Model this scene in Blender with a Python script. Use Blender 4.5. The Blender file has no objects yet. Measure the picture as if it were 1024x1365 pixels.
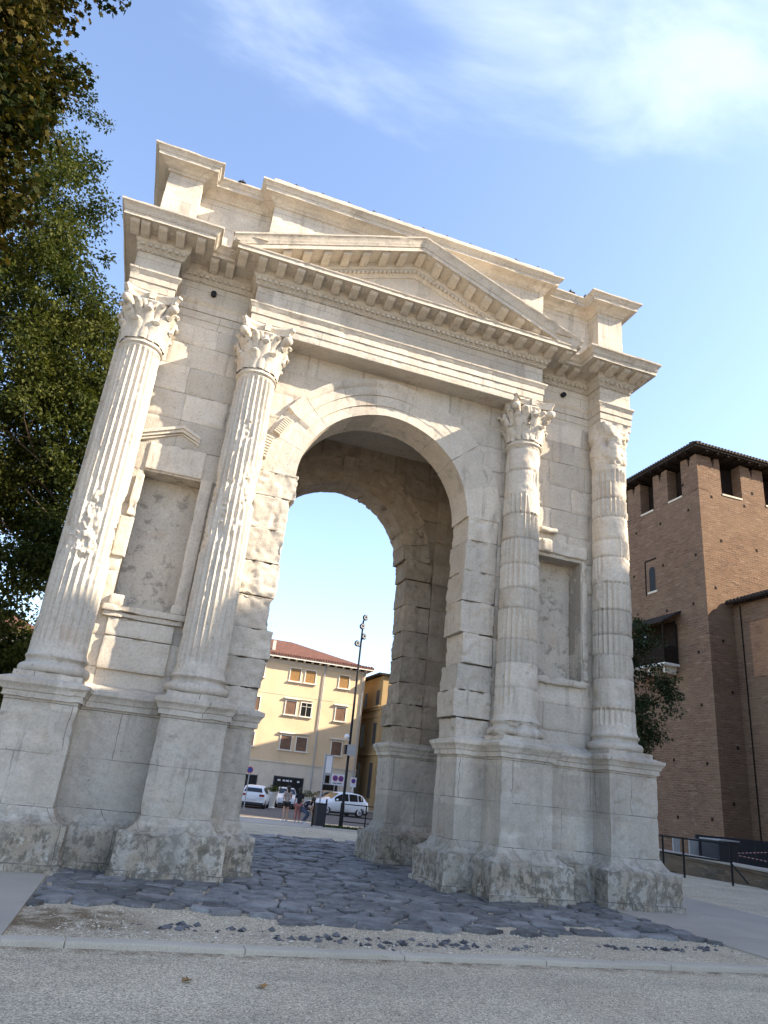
import bpy, math, random
import numpy as np
from mathutils import Vector, Matrix

RNG = np.random.default_rng(7)
random.seed(7)
PI = math.pi
scene = bpy.context.scene
COL = scene.collection

# ------------------------------------------------------------------ noise
def _hash(ix, iy, iz, seed):
    h = (ix * 374761393 + iy * 668265263 + iz * 1274126177 + seed * 974711) & 0xFFFFFFFF
    h = ((h ^ (h >> 13)) * 1103515245) & 0xFFFFFFFF
    h = ((h ^ (h >> 16)) * 2246822519) & 0xFFFFFFFF
    h = h ^ (h >> 15)
    return (h & 0xFFFFFF) / float(0xFFFFFF) * 2.0 - 1.0

def vnoise(P, seed=0):
    P = np.asarray(P, float)
    I = np.floor(P).astype(np.int64)
    F = P - I
    U = F * F * F * (F * (F * 6 - 15) + 10)
    r = 0
    for dx in (0, 1):
        wx = U[..., 0] if dx else 1 - U[..., 0]
        for dy in (0, 1):
            wy = U[..., 1] if dy else 1 - U[..., 1]
            for dz in (0, 1):
                wz = U[..., 2] if dz else 1 - U[..., 2]
                r = r + wx * wy * wz * _hash(I[..., 0] + dx, I[..., 1] + dy, I[..., 2] + dz, seed)
    return r

def fbm(P, seed=0, octv=3):
    r = 0; a = 1.0; s = 0
    for o in range(octv):
        r = r + a * vnoise(np.asarray(P) * (2.03 ** o) + 17.3 * o, seed + o); s += a; a *= 0.5
    return r / s

# ------------------------------------------------------------------ mesh builder
class MB:
    def __init__(self):
        self.V = []; self.Q = []; self.T = []; self.tint = []; self.poly = []; self.n = 0
    def add(self, V, quads=None, tris=None, polys=None, tint=0.0):
        V = np.asarray(V, float).reshape(-1, 3)
        if quads is not None and len(quads): self.Q.append(np.asarray(quads, np.int64) + self.n)
        if tris is not None and len(tris): self.T.append(np.asarray(tris, np.int64) + self.n)
        if polys is not None:
            for p in polys: self.poly.append([i + self.n for i in p])
        self.V.append(V); t = np.empty(len(V)); t[:] = tint; self.tint.append(t)
        self.n += len(V)
    def grid(self, P, cu=False, cv=False, out=None, tint=0.0, keep=None):
        P = np.asarray(P, float); n, m = P.shape[:2]
        i = np.arange(n if cu else n - 1); j = np.arange(m if cv else m - 1)
        I, J = np.meshgrid(i, j, indexing='ij'); I = I.ravel(); J = J.ravel()
        I2 = (I + 1) % n; J2 = (J + 1) % m
        q = np.stack([I * m + J, I2 * m + J, I2 * m + J2, I * m + J2], 1)
        V = P.reshape(-1, 3)
        if keep is not None:
            k = np.asarray(keep).ravel()
            q = q[k[q].any(1)]
        if out is not None:
            nn = np.cross(V[q[:, 2]] - V[q[:, 0]], V[q[:, 3]] - V[q[:, 1]])
            if isinstance(out, tuple) and len(out) == 2:      # ('c', centre)
                d = V[q].mean(1) - np.asarray(out[1], float)
            else:
                d = np.broadcast_to(np.asarray(out, float), nn.shape)
            if (nn * d).sum() < 0: q = q[:, ::-1]
        self.add(V, q, tint=tint)
    def box(self, x0, x1, y0, y1, z0, z1, tint=0.0, M=None):
        V = np.array([[x, y, z] for x in (x0, x1) for y in (y0, y1) for z in (z0, z1)], float)
        if M is not None: V = V @ np.array(M.to_3x3()).T + np.array(M.translation)
        q = [[0, 1, 3, 2], [4, 6, 7, 5], [0, 4, 5, 1], [2, 3, 7, 6], [0, 2, 6, 4], [1, 5, 7, 3]]
        self.add(V, q, tint=tint)
    def boxg(self, x0, x1, y0, y1, z0, z1, step=.05, tint=0.0, bev=0.0):
        def lin(a, b):
            n = max(2, int(round((b - a) / step)) + 1)
            v = np.linspace(a, b, n)
            if bev and b - a > 3 * bev:
                v = np.unique(np.concatenate([[a, a + bev], v[(v > a + bev * 1.5) & (v < b - bev * 1.5)], [b - bev, b]]))
            return v
        X, Y, Z = lin(x0, x1), lin(y0, y1), lin(z0, z1)
        def rnd(P):
            if not bev: return P
            lo = np.array([x0, y0, z0]) + bev; hi = np.array([x1, y1, z1]) - bev
            c = np.clip(P, np.minimum(lo, hi), np.maximum(lo, hi)); d = P - c
            L = np.linalg.norm(d, axis=-1, keepdims=True)
            return c + d * np.where(L > bev, bev / np.maximum(L, 1e-9), 1)
        for (A, B, k, val, od) in ((Y, Z, 0, x0, (-1, 0, 0)), (Y, Z, 0, x1, (1, 0, 0)), (X, Z, 1, y0, (0, -1, 0)),
                                   (X, Z, 1, y1, (0, 1, 0)), (X, Y, 2, z0, (0, 0, -1)), (X, Y, 2, z1, (0, 0, 1))):
            G = np.empty((len(A), len(B), 3)); a, b = np.meshgrid(A, B, indexing='ij')
            o = [0, 1, 2]; o.remove(k)
            G[..., o[0]] = a; G[..., o[1]] = b; G[..., k] = val
            self.grid(rnd(G), out=od, tint=tint)
    def lathe(self, prof, c, n=32, tint=0.0, a0=0, a1=2 * PI):
        prof = np.asarray(prof, float); full = abs(a1 - a0 - 2 * PI) < 1e-6
        th = np.linspace(a0, a1, n, endpoint=not full)
        P = np.empty((n, len(prof), 3))
        P[..., 0] = c[0] + np.cos(th)[:, None] * prof[:, 0]
        P[..., 1] = c[1] + np.sin(th)[:, None] * prof[:, 0]
        P[..., 2] = c[2] + prof[:, 1]
        self.grid(P, cu=full, out=('c', [c[0], c[1], c[2] + prof[:, 1].mean()]), tint=tint)
    def tube(self, pts, rad, n=8, tint=0.0, cap=True, flat=None, up=None):
        pts = np.asarray(pts, float); k = len(pts)
        rad = np.broadcast_to(np.asarray(rad, float), (k,))
        d = np.gradient(pts, axis=0); d /= np.maximum(np.linalg.norm(d, axis=1, keepdims=True), 1e-9)
        ref = np.array([0, 0, 1.0]) if up is None else np.asarray(up, float)
        if up is None and abs(d[:, 2]).mean() > .8: ref = np.array([1.0, 0, 0])
        s = np.cross(d, ref); s /= np.maximum(np.linalg.norm(s, axis=1, keepdims=True), 1e-9)
        t = np.cross(s, d)
        th = np.linspace(0, 2 * PI, n, endpoint=False)
        f = np.ones(k) if flat is None else np.broadcast_to(np.asarray(flat, float), (k,))
        P = pts[:, None] + rad[:, None, None] * (np.cos(th)[None, :, None] * s[:, None] + (np.sin(th)[None, :, None] * f[:, None, None]) * t[:, None])
        b = self.n
        self.grid(P, cv=True, tint=tint, out=('c', pts.mean(0)) if k < 3 else None)
        if cap:
            self.poly.append([b + j for j in range(n)][::-1]); self.poly.append([b + (k - 1) * n + j for j in range(n)])
    def ball(self, c, r, n=12, sz=(1, 1, 1), tint=0.0):
        a = np.linspace(-PI / 2, PI / 2, n // 2 + 1); th = np.linspace(0, 2 * PI, n, endpoint=False)
        P = np.empty((n, len(a), 3))
        P[..., 0] = c[0] + r * sz[0] * np.cos(th)[:, None] * np.cos(a); P[..., 1] = c[1] + r * sz[1] * np.sin(th)[:, None] * np.cos(a)
        P[..., 2] = c[2] + r * sz[2] * np.sin(a)[None]
        self.grid(P, cu=True, out=('c', c), tint=tint)
    def arrays(self):
        V = np.concatenate(self.V); t = np.concatenate(self.tint)
        Q = np.concatenate(self.Q) if self.Q else np.zeros((0, 4), np.int64)
        T = np.concatenate(self.T) if self.T else np.zeros((0, 3), np.int64)
        return V, Q, T, t

def vert_normals(V, Q, T):
    N = np.zeros_like(V)
    if len(Q):
        nn = np.cross(V[Q[:, 2]] - V[Q[:, 0]], V[Q[:, 3]] - V[Q[:, 1]])
        for k in range(4): np.add.at(N, Q[:, k], nn)
    if len(T):
        nn = np.cross(V[T[:, 1]] - V[T[:, 0]], V[T[:, 2]] - V[T[:, 0]])
        for k in range(3): np.add.at(N, T[:, k], nn)
    return N / np.maximum(np.linalg.norm(N, axis=1, keepdims=True), 1e-12)

def erode_pts(V, N, rough=.004, chip=.02, thr=.25, freq=5.0, wob=.004, seed=0, amp=None, spall=0.0, sfreq=1.5, sthr=.12):
    """weathering: low-frequency wobble, fine roughness, chips cut inward along the normal"""
    if amp is None: amp = 1.0
    w = np.stack([vnoise(V * 1.7 + 31 * k, seed + k) for k in range(3)], 1) * wob
    r = fbm(V * 14.0, seed + 5, 2) * rough
    c = fbm(V * freq, seed + 9, 3)
    c = -np.clip(c - thr, 0, 1) * chip * 2.2
    c = np.maximum(c, -chip * 1.6)
    if spall:
        s = fbm(V * sfreq + 60, seed + 13, 4); m = np.clip((s - sthr) / .05, 0, 1)
        c = c - spall * m * (1 + .9 * fbm(V * 9 + 3, seed + 15, 2))
    return V + w + N * ((r + c) * amp)[:, None]

def build(name, mb, mat, parent=None, weld=False, erode=None, smooth=True, angle=38, loc=None, link=True):
    V, Q, T, t = mb.arrays()
    polys = mb.poly
    if weld or erode is not None:
        key = np.round(V / 0.0008).astype(np.int64)
        _, idx, inv = np.unique(key, axis=0, return_index=True, return_inverse=True)
        inv = inv.ravel()
        V = V[idx]; t = t[idx]; Q = inv[Q]; T = inv[T]; polys = [[int(inv[i]) for i in p] for p in polys]
        polys = [list(dict.fromkeys(p)) for p in polys]
    if erode is not None:
        e = dict(erode); ampf = e.pop('ampf', None)
        V0 = V; N = vert_normals(V, Q, T)
        V = erode_pts(V, N, amp=None if ampf is None else ampf(V0), **e)
    me = bpy.data.meshes.new(name)
    if polys or (len(Q) and (weld or erode is not None)):
        # drop degenerate quads made by welding
        if len(Q):
            s = np.sort(Q, 1); bad = (s[:, 1:] == s[:, :-1]).any(1)
            for q in Q[bad]:
                u = list(dict.fromkeys(q.tolist()))
                if len(u) >= 3: polys = polys + [u]
            Q = Q[~bad]
    polys = [p for p in polys if len(p) >= 3]
    nv = len(V); me.vertices.add(nv); me.vertices.foreach_set('co', V.astype(np.float32).ravel())
    loops = np.concatenate([Q.ravel(), T.ravel(), np.array([i for p in polys for i in p], np.int64)]).astype(np.int32)
    sizes = np.concatenate([np.full(len(Q), 4), np.full(len(T), 3), np.array([len(p) for p in polys], np.int64)]).astype(np.int32)
    me.loops.add(len(loops)); me.loops.foreach_set('vertex_index', loops)
    me.polygons.add(len(sizes)); me.polygons.foreach_set('loop_start', np.concatenate([[0], np.cumsum(sizes)[:-1]]).astype(np.int32))
    a = me.attributes.new('tint', 'FLOAT', 'POINT'); a.data.foreach_set('value', t.astype(np.float32))
    me.update(calc_edges=True); me.validate()
    if smooth:
        me.shade_smooth(); me.set_sharp_from_angle(angle=math.radians(angle))
    else:
        me.shade_flat()
    if mat: me.materials.append(mat)
    o = bpy.data.objects.new(name, me)
    if link: COL.objects.link(o)
    if parent is not None:
        o.parent = parent
        if parent.get('_rootloc') is not None: o.location = -Vector(parent['_rootloc'])
    if loc is not None: o.location = loc
    return o

def thing(name, label, cat, loc=(0, 0, 0), rotz=0.0, group=None, world=False):
    o = bpy.data.objects.new(name, None); COL.objects.link(o)
    o.empty_display_size = .3
    o.location = loc; o.rotation_euler = (0, 0, rotz); o['label'] = label; o['category'] = cat
    if group: o['group'] = group
    if world: o['_rootloc'] = tuple(loc)
    return o
def tag(o, label, cat, group=None):
    o['label'] = label; o['category'] = cat
    if group: o['group'] = group
    return o
def kind(o, k):
    o['kind'] = k; return o
def sub(o, mesh_obj):
    mesh_obj.parent = o; return mesh_obj
def dup_tree(o, parent=None):
    c = o.copy(); COL.objects.link(c)
    if parent is not None: c.parent = parent
    for ch in list(o.children): dup_tree(ch, c)
    return c

# ------------------------------------------------------------------ materials
class NT:
    def __init__(self, name):
        self.m = bpy.data.materials.new(name); self.m.use_nodes = True
        self.t = self.m.node_tree; self.b = self.t.nodes['Principled BSDF']
    def n(self, typ, **kw):
        nd = self.t.nodes.new(typ)
        for k, v in kw.items():
            if k.startswith('i_'):
                key = k[2:].replace('_', ' ')
                nd.inputs[key].default_value = v
            else: setattr(nd, k, v)
        return nd
    def l(self, a, b): self.t.links.new(a, b)
    def pos(self): 
        return self.n('ShaderNodeNewGeometry').outputs['Position']
    def obj(self): return self.n('ShaderNodeTexCoord').outputs['Object']
    def mapv(self, vec, scale=(1, 1, 1), loc=(0, 0, 0), rot=(0, 0, 0)):
        m = self.n('ShaderNodeMapping'); m.inputs['Scale'].default_value = scale; m.inputs['Location'].default_value = loc; m.inputs['Rotation'].default_value = rot
        self.l(vec, m.inputs['Vector']); return m.outputs['Vector']
    def noise(self, vec, scale, detail=4, rough=.55, dist=0.0):
        n = self.n('ShaderNodeTexNoise'); n.inputs['Scale'].default_value = scale; n.inputs['Detail'].default_value = detail
        n.inputs['Roughness'].default_value = rough; n.inputs['Distortion'].default_value = dist
        self.l(vec, n.inputs['Vector']); return n.outputs['Fac']
    def vor(self, vec, scale, feature='F1', out='Distance'):
        n = self.n('ShaderNodeTexVoronoi'); n.feature = feature; n.inputs['Scale'].default_value = scale
        self.l(vec, n.inputs['Vector']); return n.outputs[out]
    def ramp(self, fac, stops, interp='LINEAR'):
        r = self.n('ShaderNodeValToRGB'); e = r.color_ramp.elements; r.color_ramp.interpolation = interp
        while len(e) < len(stops): e.new(.5)
        for x, (p, c) in zip(e, stops):
            x.position = p; x.color = (c, c, c, 1) if isinstance(c, (int, float)) else (*c, 1)
        self.l(fac, r.inputs['Fac']); return r.outputs['Color']
    def mix(self, fac, a, b, mode='MIX'):
        m = self.n('ShaderNodeMix'); m.data_type = 'RGBA'; m.blend_type = mode; m.clamp_factor = True
        for s, v in ((m.inputs['Factor'], fac), (m.inputs['A'], a), (m.inputs['B'], b)):
            pass
        ins = [s for s in m.inputs if s.enabled]
        def put(sock, v):
            if isinstance(v, (int, float)):
                sock.default_value = v if sock.type == 'VALUE' else (v, v, v, 1)
            elif isinstance(v, tuple): sock.default_value = (*v, 1)
            else: self.l(v, sock)
        put(m.inputs[0], fac); put(m.inputs[6], a); put(m.inputs[7], b)
        return m.outputs[2]
    def math(self, op, a, b=0.0, c=0.0, clamp=False):
        m = self.n('ShaderNodeMath'); m.operation = op; m.use_clamp = clamp
        for i, v in enumerate((a, b, c)):
            if isinstance(v, (int, float)): m.inputs[i].default_value = v
            else: self.l(v, m.inputs[i])
        return m.outputs[0]
    def sep(self, vec):
        s = self.n('ShaderNodeSeparateXYZ'); self.l(vec, s.inputs[0]); return s.outputs
    def comb(self, x, y, z):
        s = self.n('ShaderNodeCombineXYZ')
        for i, v in enumerate((x, y, z)):
            if isinstance(v, (int, float)): s.inputs[i].default_value = v
            else: self.l(v, s.inputs[i])
        return s.outputs[0]
    def smooth(self, v, a, b):
        m = self.n('ShaderNodeMapRange'); m.interpolation_type = 'SMOOTHSTEP'
        m.inputs['From Min'].default_value = a; m.inputs['From Max'].default_value = b
        self.l(v, m.inputs['Value']); return m.outputs[0]
    def attr(self, name='tint'):
        a = self.n('ShaderNodeAttribute'); a.attribute_name = name; return a.outputs['Fac']
    def bump(self, h, strength=.5, dist=.01, normal=None):
        b = self.n('ShaderNodeBump'); b.inputs['Strength'].default_value = strength; b.inputs['Distance'].default_value = dist
        self.l(h, b.inputs['Height'])
        if normal is not None: self.l(normal, b.inputs['Normal'])
        return b.outputs['Normal']
    def done(self, color, rough=.8, normal=None, spec=.3, metal=0.0, **kw):
        if isinstance(color, tuple): self.b.inputs['Base Color'].default_value = (*color, 1)
        else: self.l(color, self.b.inputs['Base Color'])
        if isinstance(rough, (int, float)): self.b.inputs['Roughness'].default_value = rough
        else: self.l(rough, self.b.inputs['Roughness'])
        self.b.inputs['Specular IOR Level'].default_value = spec
        self.b.inputs['Metallic'].default_value = metal
        if normal is not None: self.l(normal, self.b.inputs['Normal'])
        for k, v in kw.items():
            self.b.inputs[k.replace('_', ' ')].default_value = v
        return self.m

def simple(name, col, rough=.6, spec=.4, metal=0.0, var=.12, scale=6.0, bump=0.0, **kw):
    t = NT(name); p = t.obj()
    n = t.noise(p, scale, 4)
    c = t.mix(t.ramp(n, [(.25, 0.0), (.75, 1.0)]), tuple(max(0, x * (1 - var)) for x in col), tuple(min(1, x * (1 + var)) for x in col))
    nm = t.bump(t.noise(p, scale * 12, 3), bump, .01) if bump else None
    return t.done(c, rough, nm, spec, metal, **kw)

def mat_stone(name, base=(.57, .505, .42), grey=(.47, .435, .38), plinth=True, joints=None, crusty=.63, dim=1.0):
    t = NT(name); p = t.pos(); x, y, z = t.sep(p)
    big = t.noise(p, .7, 4, .6); med = t.noise(p, 3.2, 5, .62); fine = t.noise(p, 26, 4, .65)
    c = t.mix(t.ramp(big, [(.36, 0.0), (.64, 1.0)]), base, grey)
    c = t.mix(t.ramp(med, [(.42, 0.0), (.7, .5)]), c, (.60, .565, .505))
    pink = t.noise(t.mapv(p, (1, 1, 1), (9, 3, 1)), 1.6, 3)
    c = t.mix(t.ramp(pink, [(.6, 0.0), (.75, .38)]), c, (.44, .31, .23))
    # block to block tone
    tn = t.math('MULTIPLY_ADD', t.attr(), .34, 1.0)
    c = t.mix(1.0, c, t.comb(tn, tn, tn), 'MULTIPLY')
    # speckle and pits
    sp = t.ramp(fine, [(.3, .80), (.52, 1.0), (.75, 1.06)])
    c = t.mix(1.0, c, sp, 'MULTIPLY')
    vein = t.noise(t.mapv(p, (1, 1, 2.6), (4, 8, 2)), 5.0, 6, .7, 1.2)
    c = t.mix(t.ramp(vein, [(.47, 0.0), (.5, .22), (.53, 0.0)]), c, (.36, .31, .25))
    # rain streaks: vertical stains with their own shape
    st = t.noise(t.mapv(p, (4.5, 4.5, .45)), 1.3, 5, .6)
    stm = t.math('MULTIPLY', t.ramp(st, [(.53, 0.0), (.68, .5)]), t.ramp(t.noise(p, 1.1, 3), [(.42, 0.0), (.58, 1.0)]))
    c = t.mix(stm, c, (.23, .205, .175))
    st2 = t.noise(t.mapv(p, (6, 6, .7), (3, 1, 7)), 1.2, 5, .65)
    c = t.mix(t.math('MULTIPLY', t.ramp(st2, [(.57, 0.0), (.70, .42)]), t.ramp(t.noise(t.mapv(p, (1, 1, 1), (6, 6, 6)), .9, 3), [(.5, 0.0), (.6, 1.0)])), c, (.12, .105, .09))
    hole = t.vor(t.mapv(p, (1, 1, 1.1), (2, 2, 2)), 9)
    c = t.mix(t.math('MULTIPLY', t.ramp(hole, [(.06, .75), (.11, 0.0)]), t.ramp(t.noise(p, 2.4, 3), [(.52, 0.0), (.6, 1.0)])), c, (.10, .085, .07))
    crust = t.noise(t.mapv(p, (1, 1, 1), (2, 7, 5)), 4.4, 7, .75, .4)
    c = t.mix(t.ramp(crust, [(crusty, 0.0), (crusty + .09, .6)]), c, (.15, .135, .115))
    if plinth:
        low = t.smooth(z, .95, .35)
        och = t.ramp(t.noise(p, 2.6, 5, .65), [(.42, 0.0), (.58, 1.0)])
        c = t.mix(t.math('MULTIPLY', t.math('MULTIPLY', low, och), .55), c, (.34, .25, .145))
        blk = t.ramp(t.noise(t.mapv(p, (1, 1, .8), (3, 1, 2)), 7.5, 8, .78, .3), [(.475, 0.0), (.545, 1.0)])
        c = t.mix(t.math('MULTIPLY', t.math('MULTIPLY', low, blk), .74), c, (.065, .06, .042))
        wht = t.ramp(t.noise(t.mapv(p, (1, 1, .7), (8, 2, 6)), 6.0, 7, .75), [(.57, 0.0), (.64, 1.0)])
        c = t.mix(t.math('MULTIPLY', t.math('MULTIPLY', low, wht), .75), c, (.60, .575, .52))
        mid = t.math('MULTIPLY', t.smooth(z, 2.4, 1.6), t.ramp(t.noise(p, 1.7, 6, .7), [(.4, 0.0), (.66, .55)]))
        c = t.mix(mid, c, (.36, .335, .29))
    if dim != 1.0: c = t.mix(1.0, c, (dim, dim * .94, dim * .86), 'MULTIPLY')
    jf = None
    if joints:
        wv = t.noise(p, 3.0, 4, .6)
        bk = t.n('ShaderNodeTexBrick'); bk.inputs['Scale'].default_value = 1.0; bk.inputs['Brick Width'].default_value = joints[0]; bk.inputs['Row Height'].default_value = joints[1]
        bk.inputs['Mortar Size'].default_value = joints[2]; bk.inputs['Mortar Smooth'].default_value = .3
        t.l(t.comb(t.math('MULTIPLY_ADD', wv, .05, t.math('ADD', x, y)), t.math('MULTIPLY_ADD', wv, .035, t.math('ADD', z, joints[3])), 0.0), bk.inputs['Vector'])
        jf = t.math('MULTIPLY', bk.outputs['Fac'], t.ramp(t.noise(p, 1.9, 3), [(.38, .15), (.55, .85)]))
        c = t.mix(jf, c, (.13, .115, .095))
    pit = t.vor(t.mapv(p, (1, 1, 1.2)), 34)
    rid = t.n('ShaderNodeTexNoise'); rid.noise_type = 'RIDGED_MULTIFRACTAL'; rid.inputs['Scale'].default_value = 6.5; rid.inputs['Detail'].default_value = 8; rid.inputs['Roughness'].default_value = .62; t.l(p, rid.inputs['Vector'])
    h = t.math('ADD', t.math('MULTIPLY', t.noise(p, 15, 8, .78), .9), t.math('MULTIPLY', t.ramp(pit, [(.0, 0.0), (.28, 1.0)]), .22))
    h = t.math('SUBTRACT', h, t.math('MULTIPLY', t.math('MULTIPLY', rid.outputs['Fac'], .16), t.ramp(t.noise(p, 1.3, 3), [(.4, 0.0), (.62, 1.0)])))
    h = t.math('SUBTRACT', h, t.math('MULTIPLY', t.ramp(hole, [(.05, 1.0), (.14, 0.0)]), .5))
    if jf is not None: h = t.math('SUBTRACT', h, t.math('MULTIPLY', jf, .5))
    nm = t.bump(h, .62, .022)
    return t.done(c, .88, nm, .2)

def mat_brick(name, c1=(.195, .108, .064), c2=(.105, .06, .04), mortar=(.215, .165, .118)):
    t = NT(name); p = t.pos(); x, y, z = t.sep(p)
    v = t.comb(t.math('ADD', x, y), z, 0.0)
    wob = t.noise(p, .8, 3)
    v2 = t.comb(t.math('ADD', x, y), t.math('MULTIPLY_ADD', wob, .35, z), 0.0)
    b = t.n('ShaderNodeTexBrick'); b.inputs['Scale'].default_value = 1.0
    b.inputs['Brick Width'].default_value = .42; b.inputs['Row Height'].default_value = .13; b.inputs['Mortar Size'].default_value = .014
    b.inputs['Color1'].default_value = (*c1, 1); b.inputs['Color2'].default_value = (*c2, 1); b.inputs['Mortar'].default_value = (*mortar, 1)
    b.inputs['Bias'].default_value = -.2
    t.l(v2, b.inputs['Vector'])
    c = b.outputs['Color']
    c = t.mix(t.ramp(t.noise(p, .35, 5, .6), [(.35, 0.0), (.7, .6)]), c, (.22, .145, .092))
    c = t.mix(t.ramp(t.noise(t.mapv(p, (1, 1, 1), (3, 3, 3)), .9, 6, .7), [(.5, 0.0), (.7, .6)]), c, (.13, .078, .052))
    c = t.mix(t.ramp(t.noise(t.mapv(v, (1.2, 7, 1)), 1.0, 4, .7), [(.55, 0.0), (.72, .55)]), c, (.40, .30, .22))
    c = t.mix(t.ramp(t.noise(t.mapv(v, (2.5, 8, 1), (5, 5, 0)), 1.3, 4, .7), [(.58, 0.0), (.68, .7)]), c, (.105, .07, .055))
    nm = t.bump(t.math('ADD', b.outputs['Fac'], t.noise(p, 9, 5)), .5, .03)
    return t.done(c, .92, nm, .15)

def mat_plaster(name, col, stain=(.45, .38, .28)):
    t = NT(name); p = t.pos()
    c = t.mix(t.ramp(t.noise(p, .5, 5, .6), [(.35, 0.0), (.7, 1.0)]), tuple(x * .9 for x in col), tuple(min(1, x * 1.05) for x in col))
    st = t.noise(t.mapv(p, (2, 2, .3)), 1.0, 5)
    c = t.mix(t.ramp(st, [(.55, 0.0), (.8, .35)]), c, stain)
    return t.done(c, .9, t.bump(t.noise(p, 20, 4), .25, .01), .15)

def mat_ground():
    t = NT('gravel_ground'); p = t.pos()
    c = t.mix(t.ramp(t.noise(p, .45, 5, .6), [(.35, 0.0), (.65, 1.0)]), (.56, .475, .35), (.66, .57, .43))
    c = t.mix(t.ramp(t.noise(p, 2.3, 5, .65), [(.5, 0.0), (.72, .4)]), c, (.33, .285, .22))
    x, y, z = t.sep(p)
    tr = t.noise(t.mapv(p, (.25, 1.6, 1), (3, 0, 0), (0, 0, .06)), 1.0, 4)
    c = t.mix(t.ramp(tr, [(.5, 0.0), (.66, .35)]), c, (.36, .32, .26))
    soil = t.math('MULTIPLY', t.smooth(x, -2.6, -3.6), t.math('MULTIPLY', t.smooth(y, -4.4, -3.9), t.smooth(y, -2.9, -3.2)))
    c = t.mix(t.math('MULTIPLY', soil, t.ramp(t.noise(p, 3.5, 5), [(.38, 0.0), (.55, .85)])), c, (.19, .135, .08))
    edge = t.math('MULTIPLY', t.math('MULTIPLY', t.smooth(y, -4.98, -4.78), t.smooth(y, -4.6, -4.72)), t.ramp(t.noise(p, 5, 5), [(.4, 0.0), (.6, .8)]))
    c = t.mix(edge, c, (.22, .16, .10))
    v = t.n('ShaderNodeTexVoronoi'); v.inputs['Scale'].default_value = 85; t.l(p, v.inputs['Vector'])
    s = t.sep(v.outputs['Color'])
    c = t.mix(1.0, c, t.ramp(s[0], [(0, .45), (.25, .82), (.7, 1.0), (1, 1.35)]), 'MULTIPLY')
    v2 = t.n('ShaderNodeTexVoronoi'); v2.inputs['Scale'].default_value = 150; t.l(p, v2.inputs['Vector'])
    c = t.mix(1.0, c, t.ramp(t.sep(v2.outputs['Color'])[1], [(0, .6), (1, 1.18)]), 'MULTIPLY')
    h = t.math('ADD', t.math('MULTIPLY', v.outputs['Distance'], -1.0), t.noise(p, 30, 4))
    return t.done(c, .95, t.bump(h, .5, .010), .1)

def mat_concrete(name, col=(.50, .475, .44)):
    t = NT(name); p = t.pos()
    c = t.mix(t.ramp(t.noise(p, .9, 6, .6), [(.3, 0.0), (.7, 1.0)]), tuple(x * .88 for x in col), tuple(x * 1.06 for x in col))
    c = t.mix(1.0, c, t.ramp(t.noise(p, 90, 3), [(.3, .82), (.7, 1.1)]), 'MULTIPLY')
    c = t.mix(t.ramp(t.noise(p, 2.1, 6, .7), [(.56, 0.0), (.75, .45)]), c, (.33, .30, .26))
    return t.done(c, .9, t.bump(t.noise(p, 60, 4), .3, .006), .15)

def mat_basalt():
    t = NT('basalt'); p = t.pos()
    c = t.mix(t.ramp(t.noise(p, 2.2, 5, .6), [(.35, 0.0), (.7, 1.0)]), (.12, .12, .125), (.225, .222, .222))
    tn = t.math('MULTIPLY_ADD', t.attr(), .45, 1.0)
    c = t.mix(1.0, c, t.comb(tn, tn, tn), 'MULTIPLY')
    c = t.mix(t.ramp(t.noise(p, 9, 6, .7), [(.5, 0.0), (.68, .55)]), c, (.29, .275, .245))
    c = t.mix(t.ramp(t.noise(t.mapv(p, (1, 1, 1), (4, 4, 4)), 6, 6, .7), [(.52, 0.0), (.66, .6)]), c, (.055, .057, .062))
    c = t.mix(1.0, c, t.ramp(t.noise(p, 70, 3), [(.3, .68), (.7, 1.2)]), 'MULTIPLY')
    return t.done(c, t.ramp(t.noise(p, 6, 4), [(.3, .5), (.7, .8)]), t.bump(t.noise(p, 22, 6, .65), .5, .012), .4)

def mat_tint(name, a, b, rough=.8, spec=.25, trans=0.0):
    t = NT(name)
    f = t.math('MULTIPLY_ADD', t.attr(), .5, .5, True)
    c = t.mix(f, a, b)
    m = t.done(c, rough, None, spec)
    if trans:
        tr = t.n('ShaderNodeBsdfTranslucent'); ms = t.n('ShaderNodeMixShader'); ms.inputs[0].default_value = trans
        t.l(t.mix(1.0, c, (1.25, 1.35, .6), 'MULTIPLY'), tr.inputs['Color'])
        t.l(t.b.outputs[0], ms.inputs[1]); t.l(tr.outputs[0], ms.inputs[2])
        t.l(ms.outputs[0], t.t.nodes['Material Output'].inputs['Surface'])
    return m

def mat_tiles(name, col=(.155, .075, .055)):
    t = NT(name); p = t.pos(); x, y, z = t.sep(p)
    w = t.n('ShaderNodeTexWave'); w.inputs['Scale'].default_value = 1.3; w.inputs['Distortion'].default_value = .4
    t.l(t.comb(t.math('ADD', x, y), 0.0, 0.0), w.inputs['Vector'])
    c = t.mix(t.ramp(t.noise(p, 2.5, 5, .7), [(.3, 0.0), (.7, 1.0)]), tuple(v * .65 for v in col), tuple(min(1, v * 1.35) for v in col))
    c = t.mix(1.0, c, t.ramp(w.outputs['Fac'], [(0, .6), (1, 1.1)]), 'MULTIPLY')
    return t.done(c, .9, t.bump(w.outputs['Fac'], .6, .06), .15)

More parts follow.
